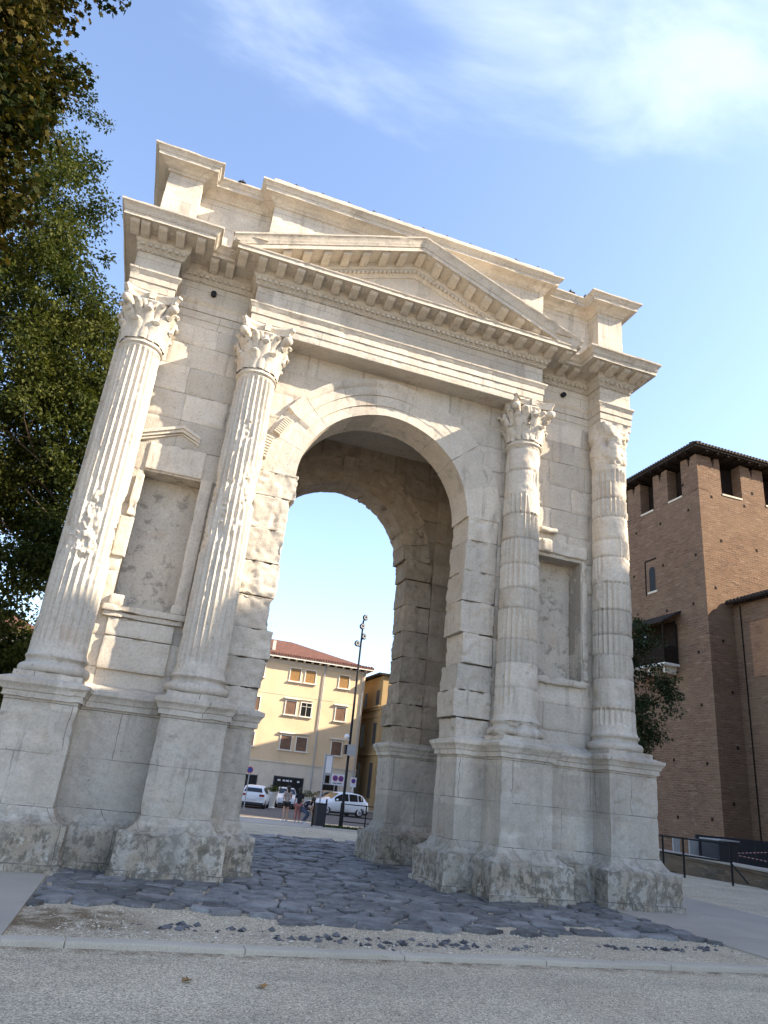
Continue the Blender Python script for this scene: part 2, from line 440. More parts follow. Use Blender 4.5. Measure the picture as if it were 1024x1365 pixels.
M_STONE = mat_stone('limestone')
M_STONEP = mat_stone('limestone_base', joints=(1.15, .655, .006, -.13))
M_STONEE = mat_stone('limestone_entablature', joints=(1.45, .50, .0045, .02))
M_STONEN = mat_stone('limestone_niche', crusty=.535)
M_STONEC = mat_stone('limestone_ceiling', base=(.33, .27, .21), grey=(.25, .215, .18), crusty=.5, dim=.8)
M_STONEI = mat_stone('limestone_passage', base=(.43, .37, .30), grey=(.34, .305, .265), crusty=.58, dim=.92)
M_BRICK = mat_brick('castle_brick')
M_GROUND = mat_ground()
M_CONC = mat_concrete('pale_concrete', (.41, .37, .315))
M_KERB = mat_concrete('kerb_stone', (.50, .45, .37))
M_BASALT = mat_basalt()
M_PEB = mat_tint('pebble', (.32, .275, .205), (.72, .65, .53), .9)
M_RUB = mat_tint('rubble', (.04, .042, .05), (.15, .15, .16), .8)
M_ASPH = mat_concrete('asphalt', (.16, .135, .115))
M_YEL = mat_plaster('yellow_plaster', (.70, .525, .335))
M_OCH = mat_plaster('ochre_plaster', (.42, .30, .155), (.3, .22, .13))
M_CLAD = mat_concrete('stone_cladding', (.66, .585, .47))
M_WHITE = simple('white_trim', (.70, .66, .58), .7)
M_TILE = mat_tiles('roof_tiles')
M_DARKTILE = mat_tiles('dark_roof_tiles', (.045, .035, .03))
M_SHUT = simple('shutter_wood', (.17, .095, .06), .6, var=.25, scale=2.0)
M_SHUT2 = simple('orange_shutter', (.30, .165, .055), .6, var=.2)
M_DGLASS = simple('dark_glass', (.018, .02, .02), .12, .6)
M_BLACK = simple('black_metal', (.010, .011, .013), .6, .25)
M_DGREY = simple('dark_grey_paint', (.03, .033, .042), .5)
M_GREY = simple('grey_paint', (.36, .37, .38), .5)
M_SIGNW = simple('sign_white', (.72, .72, .74), .5, var=.04)
M_BLUE = simple('sign_blue', (.05, .07, .30), .5, var=.05)
M_RED = simple('sign_red', (.45, .03, .03), .5, var=.05)
M_PAINT = simple('white_car_paint', (.70, .72, .74), .25, .5, var=.03)
M_BEIGE = simple('beige_car_paint', (.26, .20, .14), .3, .5, var=.05)
M_CGLASS = simple('car_glass', (.012, .016, .018), .08, .6, var=.05)
M_TYRE = simple('tyre_rubber', (.015, .015, .016), .8)
M_RIM = simple('wheel_rim', (.35, .36, .38), .35, .5, .6)
M_LRED = simple('tail_light', (.20, .012, .012), .25)
M_LWHITE = simple('head_light', (.62, .64, .66), .2)
M_SKIN = simple('skin', (.50, .30, .21), .55, var=.05)
M_HAIR = simple('dark_hair', (.02, .014, .010), .6)
M_WOOD = simple('dark_wood', (.022, .016, .012), .9, .08, var=.3)
M_BARK = simple('bark', (.085, .065, .048), .95, .1, var=.4, scale=9, bump=.6)
M_LEAFA = mat_tint('maple_leaf', (.010, .018, .005), (.115, .078, .016), .75, .06, .16)
M_LEAFB = mat_tint('green_leaf', (.012, .026, .007), (.10, .105, .026), .7, .1, .25)
M_LEAFC = mat_tint('dark_leaf', (.012, .026, .009), (.045, .062, .016), .6, .25, .2)
M_GRASS = mat_tint('grass', (.03, .05, .012), (.09, .11, .03), .9)
M_BEIGEP = mat_plaster('beige_plaster', (.52, .42, .30))
M_ORANGEP = mat_plaster('orange_plaster', (.58, .27, .09))
M_LOWWALL = mat_brick('old_low_wall', (.12, .10, .075), (.07, .062, .045), (.10, .095, .075))

# ------------------------------------------------------------------ ground
def g(y):
    y = np.asarray(y, float)
    return np.where(y < 4.5, 0.0, np.where(y < 26, -.03 * (y - 4.5), -.645 - .006 * (np.minimum(y, 70) - 26)))
def gz(y): return float(g(y))

def sheet(name, xs, ys, dz, mat, thick=0.0):
    mb = MB(); X, Y = np.meshgrid(xs, ys, indexing='ij'); Z = g(Y) + dz
    mb.grid(np.stack([X, Y, Z], -1), out=(0, 0, 1))
    if thick:
        for (A, B) in ((0, None),):
            pass
        xs = np.asarray(xs, float); ys = np.asarray(ys, float)
        for xx, od in ((xs[0], (-1, 0, 0)), (xs[-1], (1, 0, 0))):
            P = np.stack([np.stack([np.full(len(ys), xx), ys, g(ys) + dz], -1), np.stack([np.full(len(ys), xx), ys, g(ys) + dz - thick], -1)], 0)
            mb.grid(P, out=od)
        for yy, od in ((ys[0], (0, -1, 0)), (ys[-1], (0, 1, 0))):
            P = np.stack([np.stack([xs, np.full(len(xs), yy), g(np.full(len(xs), yy)) + dz], -1), np.stack([xs, np.full(len(xs), yy), g(np.full(len(xs), yy)) + dz - thick], -1)], 0)
            mb.grid(P, out=od)
    o = build(name, mb, mat, weld=True)
    return kind(o, 'structure')

gy = np.unique(np.concatenate([np.linspace(-300, -40, 8), np.linspace(-40, 100, 141), np.linspace(100, 900, 12), [4.5, 26.0]]))
gx = np.unique(np.concatenate([np.linspace(-700, -60, 10), np.linspace(-60, 80, 36), np.linspace(80, 700, 10)]))
sheet('gravel_ground', gx, gy, 0.0, M_GROUND)
ys_near = np.linspace(-4.52, 9.6, 60)
# pale slabs left and right of the Roman road
def slabs(name, x0, x1, ysplit):
    mb = MB()
    for a, b in zip(ysplit[:-1], ysplit[1:]):
        n = max(3, int((b - a) / .4))
        ys = np.linspace(a + .006, b - .006, n); xs = np.linspace(x0, x1, 8)
        X, Y = np.meshgrid(xs, ys, indexing='ij'); Z = g(Y) + .022 + .003 * vnoise(np.stack([X, Y, X * 0], -1) * 1.3, 3)
        mb.grid(np.stack([X, Y, Z], -1), out=(0, 0, 1), tint=random.uniform(-.5, .5))
        for xx, od in ((x0, (-1, 0, 0)), (x1, (1, 0, 0))):
            k = 0 if xx == x0 else -1
            mb.grid(np.stack([np.stack([X[k], Y[k], Z[k]], -1), np.stack([X[k], Y[k], Z[k] - .06], -1)], 0), out=od)
        for k, od in ((0, (0, -1, 0)), (-1, (0, 1, 0))):
            mb.grid(np.stack([np.stack([X[:, k], Y[:, k], Z[:, k]], -1), np.stack([X[:, k], Y[:, k], Z[:, k] - .06], -1)], 0), out=od)
    return kind(build(name, mb, M_CONC, weld=True), 'structure')
slabs('left_pavement', -7.6, -4.19, [-4.55, -3.0, -1.2, .6, 2.4, 4.2, 6.0, 7.8, 9.6])
slabs('right_pavement', 4.16, 7.48, [-4.55, -2.9, -1.1, .7, 2.5, 4.3, 6.1, 7.9, 9.6])
slabs('passage_floor', 1.62, 4.1, [.95, 3.0])
slabs('left_passage_floor', -4.1, -1.62, [.95, 3.0])
sheet('far_path', np.linspace(-60, 60, 30), np.linspace(20.2, 27.3, 15), .012, M_CONC, .05)
sheet('road', np.linspace(-120, 120, 30), np.linspace(28.0, 53.5, 20), .004, M_ASPH)
sheet('far_pavement', np.linspace(-120, 120, 30), np.linspace(53.5, 58.4, 8), .12, M_CONC, .15)
# kerb
mb = MB()
kx = np.linspace(-14, 14, 20)
for a, b in zip(kx[:-1], kx[1:]):
    mb.boxg(a + .003, b - .003, -4.755, -4.585, -.06, .045, .06, random.uniform(-.5, .5), .008)
kind(build('kerb', mb, M_KERB, erode=dict(rough=.004, chip=.012, thr=.25, wob=.006)), 'structure')

# basalt slabs of the Roman road
def clip_poly(poly, p, nrm):
    out = []
    for i in range(len(poly)):
        a, b = poly[i], poly[(i + 1) % len(poly)]
        da = (a[0] - p[0]) * nrm[0] + (a[1] - p[1]) * nrm[1]; db = (b[0] - p[0]) * nrm[0] + (b[1] - p[1]) * nrm[1]
        if da <= 0: out.append(a)
        if (da < 0 < db) or (db < 0 < da):
            s = da / (da - db); out.append((a[0] + (b[0] - a[0]) * s, a[1] + (b[1] - a[1]) * s))
    return out
def paving():
    mb = MB(); pts = []; rows = 0; y = -4.1
    r = random.Random(3)
    while y < 9.6:
        x = -4.5 + (rows % 2) * .2
        while x < 4.6:
            pts.append((x + r.uniform(-.14, .14), y + r.uniform(-.08, .08))); x += .41 * r.uniform(.75, 1.3)
        y += .27; rows += 1
    P = np.array(pts)
    fx = [-4.3, -3.05, -2.2, -1.31, -.36, 1.2, 3.06, 3.93, 4.3]; fy = [-3.1, -3.0, -3.15, -3.5, -3.65, -3.45, -3.05, -3.4, -3.5]
    for i, (x, y) in enumerate(pts):
        edge_ = y - np.interp(x, fx, fy) - .08
        if edge_ < 0 or abs(x) > 4.35 or (edge_ < .45 and r.random() < .22): continue
        d = np.hypot(P[:, 0] - x, (P[:, 1] - y) * 1.25); nb = np.argsort(d)[1:16]
        poly = [(x - 1, y - 1), (x + 1, y - 1), (x + 1, y + 1), (x - 1, y + 1)]
        gap = r.choice([.006, .012, .022, .04])
        for j in nb:
            q = P[j]; nx, ny = q[0] - x, (q[1] - y) * 1.5625; L = math.hypot(nx, ny); nx /= L; ny /= L
            mx, my = (x + q[0]) / 2 - nx * gap, (y + q[1]) / 2 - ny * gap
            poly = clip_poly(poly, (mx, my), (nx, ny))
        poly = clip_poly(poly, (4.14, 0), (1, 0)); poly = clip_poly(poly, (-4.17, 0), (-1, 0))
        if len(poly) < 3: continue
        A = np.array(poly)
        # subdivide, round and roughen the outline
        for _ in range(2):
            B = np.roll(A, -1, 0); A = np.stack([A * .9 + B * .1, A * .1 + B * .9], 1).reshape(-1, 2)
        seg = np.linalg.norm(np.roll(A, -1, 0) - A, axis=1); Aq = []
        for k in range(len(A)):
            n = max(1, int(seg[k] / .06)); 
            for s in range(n): Aq.append(A[k] + (A[(k + 1) % len(A)] - A[k]) * s / n)
        A = np.array(Aq); c = A.mean(0)
        nz = vnoise(np.c_[A * 7, np.zeros(len(A))], 4)
        A = c + (A - c) * (1 + nz[:, None] * .12)
        h = r.uniform(.022, .05); tx, ty = r.uniform(-.06, .06), r.uniform(-.06, .06)
        rings = []
        for sc, zz in ((1.02, -.03), (1.0, h * .6), (.985, h * .9), (.955, h), (.62, h + .001), (.3, h + .002), (.02, h + .002)):
            R = c + (A - c) * sc
            Z = np.full(len(R), zz) if zz < 0 else zz + (R[:, 0] - c[0]) * tx + (R[:, 1] - c[1]) * ty + .018 * fbm(np.c_[R * 6.5, np.zeros(len(R))], 8, 3)
            rings.append(np.c_[R, Z + g(R[:, 1])])
        mb.grid(np.stack(rings, 0), cv=True, out=(0, 0, 1), tint=r.uniform(-.9, .9))
    o = build('basalt_paving', mb, M_BASALT, angle=50)
    return kind(o, 'structure')
paving()
# rubble in front of the slabs
def pebbles(name, n, area, size, mat, seed, z=.0, flat=.6, label=None, cat=None):
    r = np.random.default_rng(seed); mb = MB()
    C = area(r, n); n = len(C)
    S = size[0] + (size[1] - size[0]) * r.random(n) ** 2.2
    base = np.array([[1, 0, 0], [.3, .95, 0], [-.8, .6, 0], [-.8, -.6, 0], [.3, -.95, 0], [.15, .1, 1], [.1, -.1, -.7]], float)
    tr = np.array([[0, 1, 5], [1, 2, 5], [2, 3, 5], [3, 4, 5], [4, 0, 5], [1, 0, 6], [2, 1, 6], [3, 2, 6], [4, 3, 6], [0, 4, 6]])
    a = r.random(n) * 2 * PI; ca, sa = np.cos(a), np.sin(a)
    V = base[None] * (1 + .5 * (r.random((n, 7, 3)) - .5)) * S[:, None, None] * np.stack([np.ones(n), .55 + .45 * r.random(n), flat * (.6 + .6 * r.random(n))], 1)[:, None]
    x = V[..., 0] * ca[:, None] - V[..., 1] * sa[:, None]; yy = V[..., 0] * sa[:, None] + V[..., 1] * ca[:, None]
    W = np.stack([x + C[:, 0:1], yy + C[:, 1:2], V[..., 2] + (S * flat * .35)[:, None] + z + g(C[:, 1])[:, None]], -1)
    F = (tr[None] + (np.arange(n) * 7)[:, None, None]).reshape(-1, 3)
    mb.add(W.reshape(-1, 3), tris=F, tint=np.repeat(r.random(n) * 2 - 1, 7))
    o = build(name, mb, mat, smooth=False)
    return kind(o, 'stuff')
def rub_area(r, n):
    ax = [(-2.75, -3.75, .16, .1), (-2.35, -3.85, .2, .12), (-1.95, -3.8, .22, .12), (-1.55, -4.05, .2, .08), (-1.25, -3.85, .2, .1), (-.85, -4.05, .25, .12), (-.55, -4.1, .2, .12), (-.25, -4.05, .2, .1), (.1, -4.0, .15, .1),
          (.55, -4.05, .2, .05), (1.0, -4.0, .12, .06), (2.3, -3.8, .12, .05), (2.75, -3.75, .12, .05), (3.2, -3.75, .2, .06), (-3.2, -3.75, .15, .1), (3.6, -3.6, .2, .08)]
    out = []
    for k in range(n):
        c = ax[r.integers(len(ax))]; out.append((c[0] + r.normal() * c[2], c[1] + r.normal() * c[3]))
    out = np.array(out); return out[out[:, 1] > -4.5]
def strip(x0, x1, y0, y1): return lambda r, n: np.c_[x0 + (x1 - x0) * r.random(n), y0 + (y1 - y0) * r.random(n)]
def strip2(x0, x1, y0, y1):
    def f(r, n):
        C = np.c_[x0 + (x1 - x0) * r.random(n), y0 + (y1 - y0) * r.random(n)]
        d = fbm(np.c_[C * 1.4, np.zeros(n)], 12, 3)
        return C[d > -.12 + .35 * (r.random(n) - .5)]
    return f
o = pebbles('basalt_rubble', 230, rub_area, (.018, .06), M_RUB, 5, -.002, .5); tag(o, 'small broken dark basalt lumps lying before the slabs', 'rubble')
o = pebbles('fine_gravel', 16000, strip2(-5.2, 4.6, -8.1, -4.8), (.0035, .009), M_PEB, 6); tag(o, 'pale fine gravel in front of the stone kerb', 'gravel')
o = pebbles('coarse_gravel', 6000, strip2(-4.15, 4.15, -4.55, -2.9), (.006, .02), M_PEB, 8); tag(o, 'coarse pale gravel between kerb and dark paving slabs', 'gravel')
o = pebbles('joint_grit', 9000, strip(-4.1, 4.1, -3.6, 8.5), (.005, .016), M_PEB, 9, -.004); tag(o, 'grit lying in the joints of the dark slabs', 'grit')

# ------------------------------------------------------------------ the arch
arch = thing('stone_arch', 'tall pale limestone triumphal arch with fluted columns, niches, pediment and stepped attic', 'arch', (0, 2.05, 0), world=True)
D = 4.1; T = .75

def sub_profile(prof, step):
    out = [prof[0]]
    for a, b in zip(prof[:-1], prof[1:]):
        n = max(1, int(math.ceil(math.hypot(b[0] - a[0], b[1] - a[1]) / step)))
        for k in range(1, n + 1): out.append((a[0] + (b[0] - a[0]) * k / n, a[1] + (b[1] - a[1]) * k / n))
    return np.array(out)
def sweep(mb, path, prof, closed=True, su=.05, sv=.05, override=None, tint=0.0):
    path = [np.array(p, float) for p in path]; n = len(path)
    def nrm(a, b):
        d = (b - a) / np.linalg.norm(b - a); return np.array([d[1], -d[0]])
    M = []
    for i in range(n):
        pr = path[i - 1] if (closed or i > 0) else None; nx = path[(i + 1) % n] if (closed or i < n - 1) else None
        if pr is None: m = nrm(path[i], nx)
        elif nx is None: m = nrm(pr, path[i])
        else:
            a, b = nrm(pr, path[i]), nrm(path[i], nx); m = (a + b) / (1 + a @ b)
        if override and i in override: m = np.array(override[i], float)
        M.append(m)
    pf = sub_profile(prof, sv)
    cols = []; segs = n if closed else n - 1
    for i in range(segs):
        p, q = path[i], path[(i + 1) % n]; mp, mq = M[i], M[(i + 1) % n]
        k = max(1, int(round(np.linalg.norm(q - p) / (su if max(p[1], q[1]) < 1.2 else .3))))
        for s in range(k + (0 if closed or i < segs - 1 else 1)):
            t_ = s / k
            c = (p + (q - p) * t_)[None] + pf[:, :1] * (mp + (mq - mp) * t_)[None]
            cols.append(np.c_[c, pf[:, 1]])
    P = np.stack(cols, 0); b0 = mb.n
    # orientation: first segment's outward direction
    mb.grid(P, cu=closed, tint=tint)
    q = mb.Q[-1] - b0; V = P.reshape(-1, 3); qq = q[:len(pf) - 1]
    nn = np.cross(V[qq[:, 2]] - V[qq[:, 0]], V[qq[:, 3]] - V[qq[:, 1]])
    o3 = np.array([*nrm(path[0], path[1]), 0.0])
    if (nn @ o3).sum() < 0: mb.Q[-1] = mb.Q[-1][:, ::-1]
def mirror(mb_src, mb_dst):
    V, Q, Tt, t = mb_src.arrays(); V = V.copy(); V[:, 0] *= -1
    mb_dst.add(V, Q[:, ::-1], Tt[:, ::-1]); mb_dst.tint[-1][:] = t
    b = mb_dst.n - len(V)
    for p in mb_src.poly: mb_dst.poly.append([i + b for i in p][::-1])

# --- pier bases with pedestals
POD = [(.275, -.06), (.275, .11), (.243, .125), (.238, .555), (.235, .57), (.19, .578), (.11, .615), (.05, .68), (.012, .765), (0, .785), (0, 2.11), (.045, 2.115), (.045, 2.19),
       (.062, 2.2), (.078, 2.25), (.115, 2.295), (.12, 2.352), (-.3, 2.50)]
def pod_amp(V):
    return np.where(V[:, 2] < .75, 1.25, np.where((V[:, 2] > 2.05) & (V[:, 2] < 2.4), .75, 1.0))
def pier_base(sx, far):
    m1 = MB()
    path = [(1.76, .79), (1.76, -.12), (2.264, -.12), (2.264, -.79), (3.236, -.79), (3.236, -.29), (4.344, -.29), (4.344, -.79), (5.316, -.79), (5.316, .79)]
    sweep(m1, path, POD, True, .034, .034)
    for xc in (2.75, 4.83): m1.boxg(xc - .46, xc + .46, -.76, -.02, 2.36, 2.475, .06)
    m2 = MB()
    if sx < 0: mirror(m1, m2)
    else: m2 = m1
    if far:
        V = np.concatenate(m2.V); V = V.copy(); V[:, 1] = D - V[:, 1]; m2.V = [V]; m2.tint = [np.concatenate(m2.tint)]
        m2.Q = [np.concatenate(m2.Q)[:, ::-1]]
    # panel tone per face block
    V = np.concatenate(m2.V)
    tt = np.round(vnoise(np.c_[np.floor(V[:, 0] / .52), np.floor(V[:, 2] / .66), np.zeros(len(V))] * 7.31, 5), 2) * .6
    m2.V = [V]; m2.tint = [tt]; m2.Q = [np.concatenate(m2.Q)] if m2.Q else []
    build('pier_base', m2, M_STONEP, arch, erode=dict(rough=.007, chip=.024, thr=.2, freq=5, wob=.005, ampf=pod_amp, spall=.014, sfreq=1.6, sthr=.1), angle=27)
for sx in (-1, 1):
    for far in (0, 1): pier_base(sx, far)

# --- ashlar walls
ZC = [2.38, 2.74, 3.22, 3.70, 4.26, 4.86, 5.46, 6.09, 6.62, 7.16, 7.70, 8.25, 8.74, 9.2]
def patch(mb, a0, a1, b0, b1, y, r, step=.04, rough=.004, dirn=-1, depth=.05, gap=.003, tint=None, chipn=1.0):
    """one facing block: a slightly cushioned front with chipped edges; a along x, b along z"""
    n = max(3, int((a1 - a0) / step)); m = max(3, int((b1 - b0) / step))
    A = np.concatenate([[a0 + gap], np.linspace(a0 + gap, a1 - gap, n), [a1 - gap]]); B = np.concatenate([[b0 + gap], np.linspace(b0 + gap, b1 - gap, m), [b1 - gap]])
    X, Z = np.meshgrid(A, B, indexing='ij')
    off = r.uniform(-.006, .008)
    P = np.stack([X, np.zeros_like(X), Z], -1)
    nz = fbm(P * 5 + r.uniform(0, 90), 3, 3) * rough * 2 + fbm(P * 22 + 7, 5, 2) * rough * .8
    e = np.minimum(np.minimum(X - a0, a1 - X), np.minimum(Z - b0, b1 - Z))
    ch = np.clip(.022 * chipn * (1 + 1.4 * vnoise(P * 6 + 40, 6)) - e, 0, 1) * .8
    d = off + nz - ch
    d[0] = d[-1] = -depth; d[:, 0] = d[:, -1] = -depth
    P[..., 1] = y + dirn * d
    mb.grid(P, out=(0, dirn, 0), tint=r.uniform(-.55, .55) if tint is None else tint)
def ashlar(mb, x0, x1, zs, y, r, dirn=-1, hole=None, wide=(.55, 1.2), rough=.004):
    for a, b in zip(zs[:-1], zs[1:]):
        spans = [(x0, x1)]
        if hole and a >= hole[2] - .06 and b <= hole[3] + .06:
            spans = [(x0, hole[0]), (hole[1], x1)]
        for s0, s1 in spans:
            cuts = [s0]; 
            while s1 - cuts[-1] > wide[1] + .3: cuts.append(cuts[-1] + r.uniform(*wide))
            cuts.append(s1)
            if len(cuts) > 2 and cuts[-1] - cuts[-2] < .25: cuts.pop(-2)
            for c0, c1 in zip(cuts[:-1], cuts[1:]):
                patch(mb, c0, c1, a, b, y, r, rough=rough * r.choice([.6, 1, 1, 2.2]), dirn=dirn)
def jamb_blocks(mb, sx, y0, y1, r, x_in=2.42, zs=ZC, top=6.6):
    """full-depth, badly eroded blocks that edge the opening"""
    for a, b in zip(zs[:-1], zs[1:]):
        if a > top - .1: break
        b = min(b, top)
        xi = 1.74 + r.choice([-.07, -.03, 0, .03, .06]) * .9
        x0, x1 = (xi, x_in) if sx > 0 else (-x_in, -xi)
        mb.boxg(x0, x1, y0 - r.uniform(-.01, .025), y1, a + .001, b - .001, .036, r.uniform(-.35, .35), .012)
def pier_wall(sx, far):
    r = random.Random(11 + sx * 3 + far * 17); mb = MB()
    hole = (3.30, 4.32, 3.70, 6.09)
    m1 = MB()
    if not far:
        ashlar(m1, 2.42, 5.3, ZC, 0.0, r, -1, hole)
        # body behind the facing
        for (x0, x1, z0, z1) in ((2.43, 3.3, 2.3, 9.2), (4.32, 5.28, 2.3, 9.2), (3.3, 4.32, 2.3, 3.7), (3.3, 4.32, 6.09, 9.2)):
            m1.box(x0, x1, .022, T - .02, z0, z1, -.8)
        ashlar(m1, 2.42, 5.2, ZC, T, r, 1)
        m1.boxg(5.22, 5.3, .02, T, 2.3, 9.2, .12, 0)
    else:
        ashlar(m1, 2.42, 5.25, ZC, D - T, r, -1); m1.box(2.43, 5.28, D - T + .02, D, 2.3, 9.2, -.8)
        m1.boxg(1.8, 2.42, D - T, D, .0, 2.4, .1, -.1)
    mb = MB()
    if sx < 0: mirror(m1, mb)
    else: mb = m1
    if not far:
        n1 = MB()
        n1.boxg(3.30, 4.32, .42, .50, 3.68, 6.11, .05, -.1)
        n1.boxg(3.2, 3.303, .012, .44, 3.70, 6.09, .05, .1); n1.boxg(4.317, 4.42, .012, .44, 3.70, 6.09, .05, .2)
        n1.boxg(3.3, 4.32, .012, .44, 3.62, 3.703, .05, .1); n1.boxg(3.3, 4.32, .012, .44, 6.087, 6.16, .05, 0)
        n2 = MB()
        if sx < 0: mirror(n1, n2)
        else: n2 = n1
        build('niche', n2, M_STONEN, arch, erode=dict(rough=.006, chip=.014, thr=.25, freq=5, wob=.005, spall=.01, sfreq=1.8, sthr=.08), angle=45)
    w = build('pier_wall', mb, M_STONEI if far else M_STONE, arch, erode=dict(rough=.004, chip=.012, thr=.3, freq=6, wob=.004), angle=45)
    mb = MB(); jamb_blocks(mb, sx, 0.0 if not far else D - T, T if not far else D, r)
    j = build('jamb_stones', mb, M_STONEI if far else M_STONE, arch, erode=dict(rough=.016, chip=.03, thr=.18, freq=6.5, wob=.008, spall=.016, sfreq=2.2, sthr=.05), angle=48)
    return w
for sx in (-1, 1):
    for far in (0, 1): pier_wall(sx, far)
# end walls of the side passages
for sx in (-1, 1):
    mb = MB(); x0, x1 = (5.0, 5.29) if sx > 0 else (-5.29, -5.0)
    mb.boxg(x0, x1, T - .01, D - T + .01, 5.6, 9.2, .15)
    build('passage_lintel', mb, M_STONE, arch, erode=dict(rough=.004, chip=.01, wob=.004))

# --- spandrels and archivolts
ZS = 6.56
def spandrel(y, dirn, rin):
    r = random.Random(5 + int(y * 3)); mb = MB()
    X = np.arange(-2.43, 2.431, .036); Z = np.arange(6.58, 9.24, .036)
    x, z = np.meshgrid(X, Z, indexing='ij'); R = np.hypot(x, z - ZS)
    P = np.stack([x, np.full_like(x, y), z], -1)
    blk = np.floor((x + 9 + .3 * np.floor((z - 6.6) / .53)) / .95) * 3.7 + np.floor((z - 6.6) / .53) * 1.9
    tn = vnoise(np.stack([blk, blk * .37, blk * 0], -1) * 1.13, 2) * .55
    nz = fbm(P * 3.6, 31, 4)
    wear = np.clip((x - .3) / 1.5, 0, 1) if dirn < 0 and y < 1 else .6
    d = .018 * nz * (.5 + 1.6 * wear) - np.clip(fbm(P * 2.3, 40, 3) - .2, 0, 1) * .07 * wear
    jz = np.abs(((z - 6.6) / .53) % 1 - .0); jz = np.minimum(jz, 1 - jz) * .53
    bx = (x + 9 + .3 * np.floor((z - 6.6) / .53)) / .95 % 1; jx = np.minimum(bx, 1 - bx) * .95
    jj = np.minimum(jz, jx); d = d - .012 * np.clip(1 - jj / .02, 0, 1)
    tn = tn - 1.2 * np.clip(1 - jj / .02, 0, 1)
    P[..., 1] = y + dirn * d
    mb.grid(P, out=(0, dirn, 0), tint=tn.ravel(), keep=R > rin)
    return mb
mb = spandrel(0.0, -1, 2.30); build('spandrel', mb, M_STONE, arch, erode=dict(rough=.004, chip=.01, wob=.003), angle=60)
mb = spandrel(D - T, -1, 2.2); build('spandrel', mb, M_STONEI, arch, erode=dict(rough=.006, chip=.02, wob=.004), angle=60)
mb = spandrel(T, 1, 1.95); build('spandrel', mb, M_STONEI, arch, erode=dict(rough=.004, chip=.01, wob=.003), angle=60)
mb = spandrel(D, 1, 1.85); build('spandrel', mb, M_STONE, arch, erode=dict(rough=.004, chip=.01, wob=.003), angle=60)
def archivolt(y, ri, ro, depth, wornf, seed, nseg=13, dirn=-1):
    """voussoirs with stepped fasciae and an outer ogee, plus the soffit"""
    r = random.Random(seed); mb = MB()
    ed = np.linspace(0, 180, nseg + 1)
    ed[1:-1] += [r.uniform(-2.5, 2.5) for _ in range(nseg - 1)]
    w = ro - ri
    prof = [(0, depth), (0, .0), (.0, -.006), (.27, -.006), (.275, -.03), (.56, -.03), (.565, -.052), (.80, -.052), (.83, -.075), (.93, -.11), (1.0, -.115), (1.0, .02)]
    for a0, a1 in zip(ed[:-1], ed[1:]):
        th = np.radians(np.linspace(a0 + .06, a1 - .06, max(4, int((a1 - a0) / 1.1))))
        th = np.concatenate([[th[0]], th, [th[-1]]])
        pf = sub_profile([(p[0] * w, p[1]) for p in prof], .045)
        off = r.uniform(-.008, .008); yo = r.uniform(-.003, .004)
        wr = np.array([wornf(math.degrees(t_)) for t_ in th])[:, None]
        rr = ri + off * (pf[:, 0] < .02)[None] + pf[:, 0][None] + 0 * wr
        yy = np.where(pf[:, 1] < 0, pf[:, 1], pf[:, 1])[None] * np.where(pf[:, 1][None] < 0, 1 - wr, 1) + yo
        end = np.zeros(len(th)); end[0] = end[-1] = 1
        yy = yy + end[:, None] * .04 * (pf[:, 1] <= 0)[None]
        rr = rr + end[:, None] * .03 * (pf[:, 1] > 0)[None]
        P = np.stack([rr * np.cos(th)[:, None], y - dirn * (yy), ZS + rr * np.sin(th)[:, None]], -1)
        mb.grid(P, out=(0, dirn, 0), tint=r.uniform(-.35, .35))
    # core behind the voussoirs so that no joint is open
    th = np.linspace(0, PI, 80); q = [(ri + .045, .03), (ri + .045, depth - .004), (ro - .03, depth - .004), (ro - .03, .03), (ri + .045, .03)]
    P = np.stack([np.stack([rr * np.cos(th), np.full(80, y - dirn * yy), ZS + rr * np.sin(th)], -1) for rr, yy in q], 1)
    mb.grid(P, tint=-.9)
    return mb
def worn_front(a):      # degrees from the right springing
    if a < 70: return .88
    if a < 95: return .88 - .88 * (a - 70) / 25
    return .0 if a < 148 else .85
mb = archivolt(0.0, 1.735, 2.47, T, worn_front, 3, 9)
build('archivolt', mb, M_STONE, arch, erode=dict(rough=.005, chip=.013, thr=.26, freq=5, wob=.005), angle=40)
mb = archivolt(D - T, 1.62, 2.3, T, lambda a: .2 + .5 * (math.sin(a * .11) > .3), 9, 15)
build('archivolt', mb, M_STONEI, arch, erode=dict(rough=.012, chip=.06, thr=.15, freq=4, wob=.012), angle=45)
# broken carved fragments at the left springing
mb = MB()
def frag(cx, cz, ang, L, W, n):
    M = Matrix.Translation((cx, -.05, cz)) @ Matrix.Rotation(-ang, 4, 'Y')
    mb.box(-L / 2, L / 2, -.012, .06, -W / 2, W / 2, .2, M)
    for k in range(n):
        x = -L / 2 + L * (k + .5) / n
        mb.box(x - L / n * .28, x + L / n * .28, -.04, -.01, -W * .42, W * .42, .3, M)
frag(-2.12, 7.50, math.radians(62), .40, .16, 9)
frag(-2.36, 7.02, math.radians(78), .46, .16, 8)
build('carved_fragment', mb, M_STONE, arch, erode=dict(rough=.004, chip=.01, wob=.003), angle=30)
# ceiling of the passage
mb = MB()
for k in range(12): mb.boxg(-5.2 + .87 * k, -5.2 + .87 * k + .864, T - .05, D - T + .05, 9.28 + .01 * (k % 3), 9.5, .1, random.uniform(-.6, .1))
build('ceiling', mb, M_STONEC, arch, erode=dict(rough=.006, chip=.02, wob=.006))

